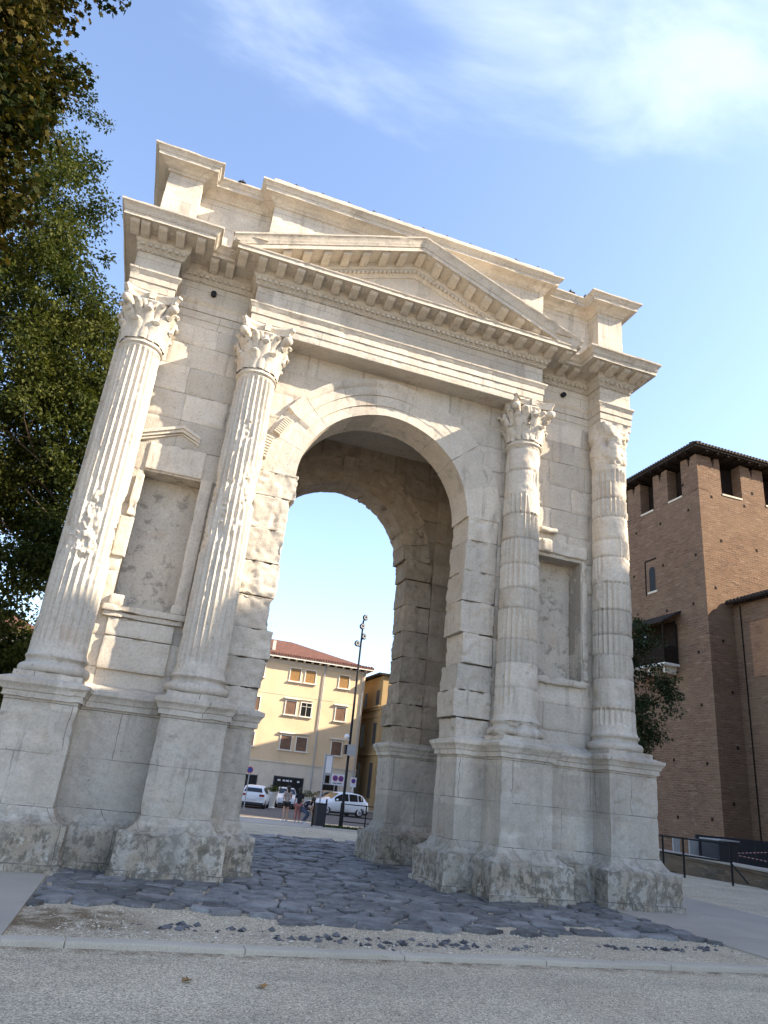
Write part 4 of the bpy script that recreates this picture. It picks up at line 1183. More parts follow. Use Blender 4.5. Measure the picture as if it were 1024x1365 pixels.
oh = thing('ochre_house', 'ochre building with dark cornice along the side street right of the yellow house', 'house', (23, 66, -.9), world=True)
mb = MB(); mb.box(19, 29, 57.3, 84, -1.2, 12.1); build('wall', mb, M_OCH, oh, smooth=False)
mb = MB(); mb.box(18.4, 29.5, 57.0, 84.5, 12.12, 12.32); build('roof', mb, M_DARKTILE, oh, smooth=False)
mb = MB(); mb.box(18.7, 19.02, 57.2, 84, 8.95, 9.12); mb.box(18.85, 19.02, 57.2, 84, 8.72, 8.95); mb.box(18.92, 19.02, 57.2, 84, 8.0, 8.12); mb.box(18.8, 19.02, 57.2, 84, 4.3, 4.5); build('cornice', mb, M_OCH, oh, smooth=False)
for k in range(6):
    y = 58.4 + 4.1 * k
    for (z0, z1) in ((9.25, 10.7), (5.2, 7.45), (.3, 3.6)):
        mb = MB(); mb.box(18.93, 19.02, y - .62, y + .62, z0 - .1, z1 + .12); f = build('window', mb, M_OCH, oh, smooth=False)
        mb = MB(); mb.box(18.91, 18.95, y - .48, y + .48, z0, z1); sub(f, build('shutter', mb, M_DGREY, smooth=False))
th = thing('shade_house', 'unseen plain house added behind the arch pier to shade the yellow house', 'house', (29.3, 50.7, -.8), .371)  # unseen house, added so that its roofline shades the yellow facade
mb = MB(); mb.box(-14, 14, -3.2, 0, -.5, 19.3); b = build('wall', mb, M_OCH, th, smooth=False)
mb = MB(); mb.add([(-14.2, -3.4, 19.3), (14.2, -3.4, 19.3), (14.2, .1, 19.3), (-14.2, .1, 19.3), (-13, -1.6, 20), (13, -1.6, 20)], quads=[[0, 1, 5, 4], [2, 3, 4, 5], [3, 2, 1, 0]], tris=[[1, 2, 5], [3, 0, 4]]); build('roof', mb, M_TILE, th, smooth=False)

# ------------------------------------------------------------------ brick castle
tw = thing('castle_tower', 'square brick castle tower with swallowtail merlons under a dark tiled roof', 'tower', (32, 26, 0), world=True)
TX, TY = 25.2, 19.0
mb = MB()
mb.box(TX, TX + 15, TY, TY + 15, -3, 20.02)
build('wall', mb, M_BRICK, tw, smooth=False)
mb = MB(); mb.box(TX + .72, TX + 14.2, TY + .72, TY + 14.2, 20.0, 22.2); build('dark_interior', mb, M_WOOD, tw, smooth=False)  # dark block painted in for the shaded space behind the merlons
def merlon(x0, x1, y0, y1, axis, z0=20.0, zt=22.35):
    m = MB(); a0, a1 = (y0, y1) if axis == 'y' else (x0, x1)
    mid = (a0 + a1) / 2; w = a1 - a0
    prof = [(a0, z0), (a1, z0), (a1, zt - .05), (a1 - .08, zt), (mid + .16, zt - .05), (mid + .03, zt - .62), (mid - .03, zt - .62), (mid - .16, zt - .05), (a0 + .08, zt), (a0, zt - .05)]
    V = []
    for d in ((x0, x1) if axis == 'y' else (y0, y1)):
        for (a, z) in prof: V.append((d, a, z) if axis == 'y' else (a, d, z))
    n = len(prof); m.add(V, quads=[[i, (i + 1) % n, n + (i + 1) % n, n + i] for i in range(n)], polys=[[0, 1, 2, 3, 4, 5, 6, 7, 8, 9], [19, 18, 17, 16, 15, 14, 13, 12, 11, 10]])
    return build('merlon', m, M_BRICK, tw, smooth=False)
y = TY
for k in range(6):
    y0 = TY + 2.66 * k; merlon(TX, TX + .7, y0 + (.003 if k else .0), y0 + (1.36 if k else 1.4), 'y')
for k in range(5):
    x0 = TX + (.7 if k == 0 else 3.28 * k); merlon(x0, TX + 1.72 if k == 0 else x0 + 1.78, TY + .002, TY + .7, 'x')
mb = MB()
for k in range(5): mb.box(TX - .04, TX + .3, TY + 1.36 + 2.66 * k + .05, TY + 2.66 * (k + 1) - .02, 19.93, 20.04)
for k in range(4): mb.box(TX + (1.72 if k == 0 else 3.28 * k + 1.78) + .02, TX + 3.28 * (k + 1) - .02, TY - .04, TY + .3, 19.93, 20.04)
build('embrasure_sill', mb, M_CLAD, tw, smooth=False)
mb = MB(); o_ = .55; c = (TX + 7.5, TY + 7.5)
e = [(TX - o_, TY - o_, 22.52), (TX + 15 + o_, TY - o_, 22.52), (TX + 15 + o_, TY + 15 + o_, 22.52), (TX - o_, TY + 15 + o_, 22.52)]
mb.add(e + [(p[0], p[1], 22.72) for p in e] + [(c[0], c[1], 26.6)], quads=[[3, 2, 1, 0], [0, 1, 5, 4], [1, 2, 6, 5], [2, 3, 7, 6], [3, 0, 4, 7]], tris=[[4, 5, 8], [5, 6, 8], [6, 7, 8], [7, 4, 8]])
rf = build('roof', mb, M_DARKTILE, tw, smooth=False)
sub(rf, tile_edge((TX - o_, TY - o_, 22.74), (TX + 15 + o_, TY - o_, 22.74), .24, (0, -1, 0), M_DARKTILE)); sub(rf, tile_edge((TX - o_, TY - o_, 22.74), (TX - o_, TY + 15 + o_, 22.74), .24, (-1, 0, 0), M_DARKTILE))
def copies(name, mb, mat, parent, locs, rots=None):
    o0 = None
    for i, l in enumerate(locs):
        if o0 is None: o0 = o = build(name, mb, mat, smooth=False); o.parent = parent
        else:
            o = o0.copy(); COL.objects.link(o); o.parent = parent
        o.location = l
        if rots: o.rotation_euler = (0, 0, rots[i])
mb = MB(); mb.box(-.06, .06, 0, .9, -.07, .07)
copies('rafter', mb, M_WOOD, rf, [(TX + .4 + .8 * k, TY - o_ + .05, 22.44) for k in range(18)] + [(TX - o_ + .05, TY + .4 + .8 * k, 22.44) for k in range(18)], [0] * 18 + [-PI / 2] * 18)
# slit window in its blind frame
mb = MB(); mb.box(TX - .02, TX + .05, 23.05, 24.15, 16.62, 16.72); mb.box(TX - .02, TX + .05, 24.05, 24.15, 14.4, 16.62); f = build('slit_window', mb, M_WOOD, tw, smooth=False)
mb = MB(); P = [(23.2, 14.6), (23.75, 14.6), (23.75, 15.9)] + [(23.475 + .275 * math.cos(a), 15.9 + .3 * math.sin(a)) for a in np.linspace(.3, PI - .3, 6)] + [(23.2, 15.9)]
mb.add([(TX - .012, p[0], p[1]) for p in P], polys=[list(range(len(P)))]); sub(f, build('opening', mb, M_BLACK, smooth=False))
mb = MB(); mb.box(TX - .06, TX + .05, 23.05, 23.9, 14.45, 14.58); sub(f, build('sill', mb, M_CLAD, smooth=False))
r = random.Random(8); L = []
for z in np.arange(1.5, 19, 2.9):
    for y in np.arange(19.9, 33, 2.6): L.append((TX + .0, y + r.uniform(-.3, .3), z + r.uniform(-.1, .1)))
    for x in np.arange(26.2, 36, 2.6): L.append((x + r.uniform(-.4, .4), TY + .0, z + .8 + r.uniform(-.2, .2)))
L += [(TX, 20.3, 20.7), (29.3, TY, 20.6)]
mb = MB(); mb.box(-.012, .012, -.075, .075, -.085, .085); copies('putlog_dark_plate', mb, M_WOOD, tw, [Vector(l) - Vector(tw['_rootloc']) for l in L], [PI / 2 if abs(l[1] - TY) < .01 else 0 for l in L])  # dark plates on the brick paint the shade inside putlog holes
# timber oriel
ob = thing('wooden_balcony', 'dark timber balcony box with tiled lean-to roof high on the brick tower', 'balcony', (24.6, 22.6, 9.7), world=True)
mb = MB(); mb.box(24.15, 25.19, 21.45, 25.2, 9.60, 9.74); build('floor_slab', mb, M_WHITE, ob, smooth=False)
mb = MB(); mb.box(-.25, .59, -.1, .1, -.5, -.1); copies('bracket', mb, M_CLAD, ob, [(0, -.8, 0), (0, .5, 0), (0, 2.0, 0)])
mb = MB()
for (x, y) in ((24.22, 21.55), (24.22, 23.3), (24.22, 25.05), (25.1, 21.55)): mb.box(x - .06, x + .06, y - .06, y + .06, 9.74, 12.1)
mb.box(24.2, 24.25, 21.55, 25.1, 9.74, 10.75); mb.box(24.25, 25.18, 21.52, 21.57, 9.74, 10.75)
for k in range(5): mb.box(24.185, 24.2, 21.55, 25.1, 9.85 + .18 * k, 9.98 + .18 * k)
build('timber_frame', mb, M_WOOD, ob, smooth=False)
mb = MB(); mb.box(25.05, 25.18, 21.6, 25.1, 9.74, 12.3); build('back_panel', mb, M_WOOD, ob, smooth=False)
mb = MB(); mb.box(24.16, 24.19, 23.0, 23.35, 10.85, 11.5); build('notice', mb, M_GREY, ob, smooth=False)
mb = MB(); mb.add([(23.85, 21.1, 12.0), (23.85, 25.5, 12.0), (25.19, 25.5, 12.75), (25.19, 21.1, 12.75), (23.85, 21.1, 12.1), (23.85, 25.5, 12.1), (25.19, 25.5, 12.87), (25.19, 21.1, 12.87)], quads=[[3, 2, 1, 0], [4, 5, 6, 7], [0, 1, 5, 4], [1, 2, 6, 5], [3, 0, 4, 7]]); build('roof', mb, M_DARKTILE, ob, smooth=False)
# curtain wall
cw = thing('curtain_wall', 'lower brick castle wall with tiled coping and walled-up opening beside the tower', 'wall', (29, 8, 0), world=True)
mb = MB(); mb.box(27.0, 29.2, -2, 18.99, -3, 13.0); build('wall', mb, M_BRICK, cw, smooth=False)
mb = MB(); mb.add([(26.5, -2, 13.0), (26.5, 18.98, 13.0), (29.8, 18.98, 13.9), (29.8, -2, 13.9), (26.5, -2, 13.14), (26.5, 18.98, 13.14), (29.8, 18.98, 14.05), (29.8, -2, 14.05)], quads=[[3, 2, 1, 0], [4, 5, 6, 7], [0, 1, 5, 4], [1, 2, 6, 5], [3, 0, 4, 7]]); rf = build('roof', mb, M_DARKTILE, cw, smooth=False)
sub(rf, tile_edge((26.5, -2, 13.14), (26.5, 18.97, 13.14), .26, (-1, 0, 0), M_DARKTILE))
mb = MB(); mb.box(26.965, 27.02, 13.6, 17.9, 8.9, 11.9); build('walled_up_opening', mb, mat_brick('orange_brick', (.34, .17, .085), (.27, .135, .075), (.33, .22, .14)), cw, smooth=False)
mb = MB(); mb.box(26.93, 27.02, 13.5, 18.0, 11.9, 12.05); build('lintel', mb, M_BRICK, cw, smooth=False)
mb = MB(); mb.tube([(26.95, 18.45, 12.9), (26.95, 18.45, .5)], [.03, .03], 8); build('drain_pipe', mb, M_WOOD, cw)
# unseen keep, added to shade the lower half of the arch
kp = thing('shade_keep', 'unseen brick block with merlons, added right of the square to shade the arch', 'castle', (20.8, -10.2, 0), .373)
mb = MB(); mb.box(-11, 34, -8, 0, -1, 20.2); mb.box(4.6, 15, -1.2, .3, 20.0, 29.5); build('wall', mb, M_BRICK, kp, smooth=False)  # tall thin upper slab added to keep sun out of the passage
ml = None
for k in (0, 1, 2, 3, 4, 5, 11, 12, 13, 14, 15, 16, 17):
    if ml is None:
        mb = MB(); mb.box(0, 1.5, -.7, .0, 20.2, 21.4); ml = build('merlon', mb, M_BRICK, kp, smooth=False)
    else:
        o = ml.copy(); COL.objects.link(o); o.parent = kp; o.location = (2.45 * k, 0, 0)
    if k == 0: ml.location = (0, 0, 0)
for o in list(kp.children):
    if o.name.startswith('merlon'): o.location.x -= 11
ch = thing('shade_hall', 'unseen tall brick block added to shade the ground beyond the arch', 'castle', (36.5, 10, 0), world=True)  # block added out of view to shade the ground beyond the arch
mb = MB(); mb.box(33, 40, -8, 11.5, -1, 25.5); build('wall', mb, M_BRICK, ch, smooth=False)
mb = MB(); mb.add([(32.6, -8.4, 25.5), (40.4, -8.4, 25.5), (40.4, 11.9, 25.5), (32.6, 11.9, 25.5), (36.5, -5, 27.5), (36.5, 9, 27.5)], quads=[[1, 2, 5, 4], [3, 0, 4, 5], [3, 2, 1, 0]], tris=[[0, 1, 4], [2, 3, 5]]); build('roof', mb, M_DARKTILE, ch, smooth=False)
# ------------------------------------------------------------------ houses behind the trees on the left
lh = thing('beige_house', 'beige house with grey shutters glimpsed through the green tree', 'house', (-20, 52, -.8))
mb = MB(); mb.box(-9, 7.2, 0, 12, -.5, 11.2); build('wall', mb, M_BEIGEP, lh, smooth=False)
mb = MB(); mb.add([(-9.6, -.7, 11.2), (7.8, -.7, 11.2), (7.8, 12.6, 11.2), (-9.6, 12.6, 11.2), (-4, 6, 13.6), (3, 6, 13.6)], quads=[[0, 1, 5, 4], [2, 3, 4, 5], [3, 2, 1, 0]], tris=[[1, 2, 5], [3, 0, 4]]); build('roof', mb, M_TILE, lh, smooth=False)
for x in (-7, -4, -1, 2, 5):
    for z in (2.2, 5.4, 8.4):
        mb = MB(); mb.box(x - .75, x + .75, -.08, .02, z - .12, z + 1.75); f = build('window', mb, M_WHITE, lh, smooth=False)
        mb = MB(); mb.box(x - .6, x + .6, -.12, -.04, z, z + 1.6); sub(f, build('shutter', mb, M_DGREY, smooth=False))
l2 = thing('orange_house', 'low orange plastered house seen between tree and outer left column', 'house', (-12.5, 33, -.7))
mb = MB(); mb.box(-6, 3.4, 0, 6, -.4, 5.0); build('wall', mb, M_ORANGEP, l2, smooth=False)
mb = MB(); mb.box(-6.4, 3.8, -.5, 6.4, 5.0, 5.25); build('roof', mb, M_TILE, l2, smooth=False)
for x in (-4, -1.2, 1.6):
    mb = MB(); mb.box(x - .6, x + .6, -.06, .02, 1.2, 3.0); f = build('window', mb, M_WHITE, l2, smooth=False)
    mb = MB(); mb.box(x - .48, x + .48, -.1, -.03, 1.3, 2.9); sub(f, build('pane', mb, M_DGLASS, smooth=False))

# ------------------------------------------------------------------ trees
LEAF = np.array([[0, 0, 0], [.30, .32, .05], [.62, .16, .02], [1.0, 0, -.06], [.62, -.16, .02], [.30, -.32, .05]])
MAPLE = np.array([[0, 0, 0], [.10, .42, .03], [.42, .30, .02], [.58, .50, -.03], [.66, .18, .02], [1.0, 0, -.08], [.66, -.18, .02], [.58, -.50, -.03], [.42, -.30, .02], [.10, -.42, .03]])
def leaves(name, mat, parent, centers, crad, nper, size, shape, rng, tintf, droop=.35):
    n = len(centers) * nper
    C = np.repeat(centers, nper, 0); cr = np.repeat(crad, nper)
    d = rng.normal(size=(n, 3)); d /= np.linalg.norm(d, axis=1, keepdims=True)
    P = C + d * (cr * rng.random(n) ** .5)[:, None] * np.array([1, 1, .62])
    ax = d * .7 + rng.normal(size=(n, 3)) * .55 + np.array([0, 0, -droop]); ax /= np.linalg.norm(ax, axis=1, keepdims=True)
    nr = rng.normal(size=(n, 3)) * .55 + np.array([0, 0, 1.0]); sd = np.cross(nr, ax); sd /= np.maximum(np.linalg.norm(sd, axis=1, keepdims=True), 1e-6); up = np.cross(ax, sd)
    s = size * (.65 + .6 * rng.random(n))
    L = len(shape)
    V = P[:, None] + s[:, None, None] * (shape[None, :, 0:1] * ax[:, None] + shape[None, :, 1:2] * sd[:, None] + shape[None, :, 2:3] * up[:, None])
    tri = np.array([[0, i, i + 1] for i in range(1, L - 1)])
    F = (tri[None] + (np.arange(n) * L)[:, None, None]).reshape(-1, 3)
    m = MB(); t = np.clip(tintf(P, C) + rng.normal(size=n) * .35, -1, 1)
    m.add(V.reshape(-1, 3), tris=F, tint=np.repeat(t, L))
    return build(name, m, mat, parent, smooth=False)
def crown_pts(blobs, n, rng, seed, hollow=.45, thr=-.12):
    out = []
    while len(out) < n:
        b = blobs[rng.choice(len(blobs), p=np.array([(q[3] * q[4] * q[5]) ** .6 for q in blobs]) / sum((q[3] * q[4] * q[5]) ** .6 for q in blobs))]
        v = rng.normal(size=3); v /= np.linalg.norm(v); rr = (hollow + (1 - hollow) * rng.random()) 
        p = np.array(b[:3]) + v * rr * np.array(b[3:6])
        if vnoise((p * .62)[None], seed)[0] > thr and p[2] > b[6]: out.append(p)
    return np.array(out)
def limb(mb, a, b, r0, r1, rng, wob=.25, n=7):
    t_ = np.linspace(0, 1, n); a = np.array(a, float); b = np.array(b, float); L = np.linalg.norm(b - a)
    P = a + (b - a) * t_[:, None] + np.c_[rng.normal(size=(n, 2)) * wob * L * .12 * np.sin(PI * t_)[:, None], .12 * L * np.sin(PI * t_) * .5]
    mb.tube(P, r0 + (r1 - r0) * t_, 7, cap=False)
    return P
def tree(name, label, base, trunk_top, tr, blobs, ncl, crad, nper, size, shape, mat, seed, tintf, nl=10, nb=70, group=None, thr=-.12, hollow=.45):
    rng = np.random.default_rng(seed)
    root = thing(name, label, 'tree', base, world=True, group=group)
    C = crown_pts(blobs, ncl, rng, seed, hollow, thr)
    mb = MB(); tt = np.array(trunk_top, float); b = np.array(base, float)
    zz = np.linspace(0, 1, 9); P = b + (tt - b) * zz[:, None] + np.c_[rng.normal(size=(9, 2)) * .06, np.zeros(9)]
    mb.tube(P, tr * (1 - .55 * zz) + tr * .5 * np.exp(-zz * 14), 12, cap=False)
    limbs = []
    for k in range(nl):
        c = C[rng.integers(len(C))]; s = rng.uniform(.55, 1); limbs.append(limb(mb, b + (tt - b) * s, b + (tt - b) * s + (c - (b + (tt - b) * s)) * .8, tr * .36, tr * .1, rng))
    for k in range(nb):
        c = C[rng.integers(len(C))]; l = limbs[rng.integers(len(limbs))]
        dd = np.linalg.norm(l - c, axis=1); q = l[dd.argmin()]
        if dd.min() < 4.5: limb(mb, q, c, tr * .11, tr * .025, rng, .4, 6)
    build('trunk', mb, M_BARK, root)
    cr = crad * (.7 + .6 * rng.random(len(C)))
    leaves('crown', mat, root, C, cr, nper, size, shape, rng, tintf)
    return root
sunv = np.array([.742, -.346, .574])
def tA(P, C): return -.7 + .45 * vnoise(C * .55, 3) + .75 * np.clip((12.5 - P[:, 2]) / 3.5, 0, 1)  # tint shifts to bronze towards the bottom of the crown
def tB(P, C): return -.25 + .75 * vnoise(C * .6, 7) + .25 * np.clip((P - C) @ sunv / .4, -1, 1)  # sunward side of each leaf cluster is painted lighter
def ae(az, el, d):
    a, e = math.radians(az), math.radians(el); return (-3.46 + d * math.sin(a), -11.68 + d * math.cos(a), 1.45 + d * math.tan(e))
def bl(az, el, d, rx, ry, rz, zmin): return (*ae(az, el, d), rx, ry, rz, zmin)
tree('maple_tree', 'dark maple with large leaves, bronze lower down, overhanging the top left corner', (-11.2, 1.2, 0), (-11.0, 1.3, 9.0), .32,
     [bl(-28.5, 50, 13.5, 2.4, 2.2, 2.4, 8), bl(-25.5, 44, 13.3, 1.75, 1.8, 2.2, 9), bl(-26, 38, 13.4, 1.9, 1.8, 2.0, 9.2), bl(-30, 40, 13.6, 2.6, 2.2, 3.4, 9), bl(-26, 55, 13.4, 1.75, 2.0, 2.6, 9), bl(-24.5, 35, 13.2, 1.3, 1.3, 1.2, 9)], 470, .5, 90, .135, MAPLE, M_LEAFA, 21, tA, 12, 110, thr=-.3)
tree('leafy_tree', 'tall light green broadleaf tree standing behind the left side of the arch', (-11.2, 9.6, -.15), (-11.0, 9.6, 9.0), .38,
     [bl(-16, 12, 22.5, 3.6, 3.2, 3.2, 2.2), bl(-13, 22, 22, 3.0, 3.0, 3.4, 4), bl(-19, 25, 22.5, 3.8, 3.2, 4.0, 4), bl(-14.5, 32, 22, 1.9, 2.2, 2.4, 8), bl(-19, 36, 22.5, 2.8, 2.6, 3.0, 8), bl(-18, 43, 22, 1.55, 1.9, 2.4, 12), bl(-11, 7, 21, 1.7, 1.7, 1.7, 1.8), bl(-10.6, 16, 21.5, 1.9, 2.0, 2.6, 2), bl(-12, 6, 20, 2.4, 1.5, 1.6, .8), bl(-12, 15, 21, 2.6, 1.6, 2.6, 2), bl(-12.5, 12, 20.5, 2.2, 1.4, 2.4, 1.5), bl(-11.5, 19, 21, 2.2, 1.4, 2.2, 2), bl(-13, 9, 20, 2.4, 1.4, 1.8, 1), bl(-10, 11, 20.5, 1.6, 1.6, 2.4, 1.5), bl(-11, 27, 21.5, 1.4, 2, 3, 5)], 1650, .5, 92, .13, LEAF, M_LEAFB, 33, tB, 14, 190, thr=-.3)
for (x, y, lab) in ((-17.5, -6.0, 'unseen broadleaf tree added beyond the left edge to darken left-facing stone'),):
    c_ = dup_tree(bpy.data.objects['leafy_tree']); c_.location = (x, y, 0); c_['label'] = lab  # tree copy added out of view to cut sky light from the left
tree('small_tree', 'small dark green tree growing beside the outer right column before the tower', (13.4, 12.2, -.23), (13.6, 12.2, 4.6), .16,
     [(14.0, 12.3, 7.3, 1.9, 1.9, 1.7, 4), (14.6, 12.2, 5.9, 2.2, 1.9, 1.5, 3), (13.4, 12.3, 9.2, 1.5, 1.5, 1.6, 4), (14.1, 12.2, 4.4, 1.5, 1.5, 1.2, 2.4)], 260, .5, 90, .13, LEAF, M_LEAFC, 44, lambda P, C: -.3 + .5 * vnoise(C * .9, 7), 8, 50)

# ------------------------------------------------------------------ vehicles
def car(label, loc, rotz, paint, sc=1.0, hs=1.0, group='cars beyond the square', kindc='hatch'):
    root = thing('parked_car', label, 'car', loc, rotz, group)
    S = [(2.08, .36, .55, .62, .66, .55), (2.0, .24, .60, .74, .80, .66), (1.55, .2, .72, .86, .87, .74), (1.0, .2, .82, .98, .885, .74), (.92, .2, .83, 1.0, .885, .73),
         (.30, .2, .88, 1.37, .89, .63), (-.1, .2, .9, 1.45, .89, .62), (-.7, .2, .91, 1.46, .89, .62), (-1.3, .2, .93, 1.41, .885, .61), (-1.62, .22, .95, 1.33, .875, .59), (-1.93, .28, .95, 1.0, .85, .70), (-2.02, .34, .72, .80, .80, .70)]
    S = [(x * sc, zb * hs, zm * hs, zt * hs, w * (.97 if sc < 1 else 1.03), wt * (.97 if sc < 1 else 1.03)) for (x, zb, zm, zt, w, wt) in S]
    rings = []
    for (x, zb, zm, zt, w, wt) in S:
        h = [(0, zb), (w * .86, zb), (w * .97, zb + .12), (w, (zb + zm) * .55), (w * .985, zm - .04), (w * .955, zm), (wt + .02, zt - .06), (wt - .05, zt - .008), (wt * .5, zt + .012), (0, zt + .015)]
        rings.append([(x, y, z) for (y, z) in h] + [(x, -y, z) for (y, z) in h[-2:0:-1]])
    P = np.array(rings); m = MB(); m.grid(P, cv=True, out=('c', (0, 0, .7)))
    n = P.shape[1]; m.poly.append(list(range(n))); m.poly.append([(len(S) - 1) * n + j for j in range(n)][::-1])
    body = build('body', m, paint, root, angle=35)
    # glazing: side windows, windscreen, rear window (slightly proud of the shell)
    m = MB()
    def side(xs, s):
        V = []
        for x in xs:
            xx = x * sc; row = np.array([[q[0], q[2], q[3], q[4], q[5]] for q in S]); 
            f = [np.interp(xx, row[::-1, 0], row[::-1, k]) for k in range(1, 5)]
            zb, zt, w, wt = f
            for (fr) in (.05, .86):
                zz = zb + (zt - zb) * fr; yy = (w * .955 + (wt + .02 - w * .955) * fr) + .008
                V.append((xx, s * yy, zz))
        for k in range(len(xs) - 1):
            m.add([V[2 * k], V[2 * k + 1], V[2 * k + 3], V[2 * k + 2]], quads=[[0, 1, 2, 3]])
    for s in (-1, 1):
        side((.72, .45, .2, -.1, -.36), s); side((-.43, -.75, -1.1), s); side((-1.17, -1.4, -1.56), s)
    def end(x0, z0, w0, x1, z1, w1, o):
        m.add([(x0 * sc + o, -w0, z0 * hs + .012), (x0 * sc + o, w0, z0 * hs + .012), (x1 * sc + o, w1, z1 * hs + .016), (x1 * sc + o, -w1, z1 * hs + .016)], quads=[[0, 1, 2, 3]])
    end(.9, 1.0, .66, .33, 1.365, .57, .015); end(-1.665, 1.285, .52, -1.91, 1.03, .64, -.02)
    build('window', m, M_CGLASS, root, smooth=False)
    m = MB(); m.box(-1.95 * sc, 1.95 * sc, -.84, .84, .16, .27 * hs); build('sill_trim', m, M_TYRE, root, smooth=False)
    for x in (1.32, -1.28):
        for s in (-1, 1):
            m = MB(); m.lathe([(.2, -.1), (.31, -.1), (.335, -.06), (.335, .06), (.31, .1), (.2, .1)], (0, 0, 0), 20)
            V = np.concatenate(m.V); V = np.c_[V[:, 0] + x * sc, V[:, 2] + s * .80, V[:, 1] + .335]; m.V = [V]
            w = build('wheel', m, M_TYRE, root)
            m = MB(); m.lathe([(.0, .06), (.08, .075), (.1, .05), (.2, .06), (.225, .08)], (0, 0, 0), 16)
            V = np.concatenate(m.V); V = np.c_[V[:, 0] + x * sc, s * (V[:, 2] + .825), V[:, 1] + .335]; m.V = [V]
            sub(w, build('rim', m, M_RIM))
            m = MB(); th_ = np.linspace(0, PI, 13); m.tube([(x * sc + .37 * math.cos(t_), s * .865, .335 + .37 * math.sin(t_)) for t_ in th_], .035, 6); build('wheel_arch', m, M_TYRE, root)
    for s in (-1, 1):
        m = MB(); m.ball((1.93 * sc, s * .60, .66 * hs), .14, 10, (.8, 1.3, .6)); build('headlight', m, M_LWHITE, root)
        m = MB(); m.box(-2.03 * sc, -1.86 * sc, s * .62 - .17, s * .62 + .17, .78 * hs, .92 * hs); build('tail_light', m, M_LRED, root, smooth=False)
        m = MB(); m.ball((.62 * sc, s * .98, .98 * hs), .1, 8, (.7, 1.1, .8)); build('mirror', m, paint, root)
    m = MB(); m.box(-2.06 * sc, -2.0 * sc, -.26, .26, .56 * hs, .67 * hs); build('number_plate', m, M_SIGNW, root, smooth=False)
    m = MB(); m.box(-2.055 * sc, -1.9 * sc, -.78, .78, .26, .40); m.box(1.9 * sc, 2.1 * sc, -.7, .7, .26, .38); build('bumper', m, M_DGREY, root, smooth=False)
    return root
car('white hatchback seen from behind at the left edge of the passage', (5.15, 41.2, gz(41.2)), math.radians(75), M_PAINT)
car('white crossover parked side on behind the black railing', (11.1, 40.9, gz(40.9)), math.radians(196), M_PAINT, 1.06, 1.08)
car('white car with greenish windscreen half hidden behind the strollers', (8.4, 46.5, gz(46.5)), math.radians(-97), M_PAINT, .98)
car('beige car parked behind the bonnet of the white crossover', (11.6, 47.0, gz(47.0)), math.radians(188), M_BEIGE, 1.0, 1.05)

# ------------------------------------------------------------------ street furniture
lp = thing('lamp_post', 'slim black lamp post with four round spotlights at its top', 'lamp post', (6.72, 24.1, gz(24.1)))
m = MB(); m.tube([(0, 0, 0), (0, 0, 1.0), (0, 0, 1.05), (0, 0, 10.3)], [.1, .1, .075, .05], 12); m.lathe([(.2, 0), (.2, .03), (.11, .06), (.1, .12)], (0, 0, 0), 14); build('pole', m, M_BLACK, lp)
for (dx, z) in ((.06, 10.45), (-.06, 9.95), (.09, 9.42), (-.24, 9.0)):
    m = MB(); m.ball((dx, -.12, z), .16, 14, (1, 1, 1.05)); m.tube([(0, 0, z - .15), (dx, -.1, z - .1)], .03, 6); sp = build('spotlight', m, M_BLACK, lp)
    m = MB(); m.lathe([(.0, 0), (.11, 0), (.125, .02)], (0, 0, 0), 14); V = np.concatenate(m.V); m.V = [np.c_[V[:, 0] + dx, -.265 + V[:, 2], V[:, 1] + z - .02]]; sub(sp, build('lens', m, M_GREY))
m = MB(); m.ball((-.2, -.05, 4.25), .14, 12); m.tube([(0, 0, 4.1), (-.2, -.05, 4.12)], .03, 6); build('camera_dome', m, M_SIGNW, lp)
m = MB(); m.box(-.16, .28, -.2, -.1, 3.35, 3.88); pl = build('sign_plate', m, M_GREY, lp, smooth=False)
m = MB(); m.box(-.26, -.17, -.2, .1, 3.4, 3.85); build('junction_box', m, M_BLACK, lp, smooth=False)
it = thing('information_panel', 'narrow upright information panel on a grey post beside the lamp post', 'sign', (6.72, 28.0, gz(28)))
m = MB(); m.tube([(-.2, 0, 0), (-.2, 0, 3.55)], .045, 8); build('post', m, M_GREY, it)
m = MB(); m.box(-.16, .26, -.05, .05, 1.95, 3.5); f = build('panel_frame', m, M_GREY, it, smooth=False)
m = MB(); m.box(-.12, .2, -.07, -.05, 2.55, 3.42); sub(f, build('panel', m, M_SIGNW, smooth=False))
m = MB(); m.box(-.08, .16, -.07, -.05, 2.02, 2.42); sub(f, build('picture_panel', m, M_WOOD, smooth=False))
def disc(mb, x, y, z, r, th=.012):
    n = 20; a = np.linspace(0, 2 * PI, n, endpoint=False); b = mb.n
    V = np.concatenate([np.c_[x + r * np.cos(a), np.full(n, y), z + r * np.sin(a)], np.c_[x + r * np.cos(a), np.full(n, y + th), z + r * np.sin(a)]])
    mb.add(V, quads=[[i, (i + 1) % n, n + (i + 1) % n, n + i] for i in range(n)], polys=[list(range(n))])
ns = thing('no_parking_sign', 'white board with two round blue and red no parking signs on twin posts', 'sign', (12.3, 46, gz(46)))
m = MB(); m.tube([(-.22, .03, 0), (-.22, .03, 2.1)], .035, 8); m.tube([(.25, .03, 0), (.25, .03, 2.1)], .035, 8); build('post', m, M_GREY, ns)
m = MB(); m.box(-.55, .55, -.03, .0, 2.0, 2.85); bd = build('board', m, M_SIGNW, ns, smooth=False)
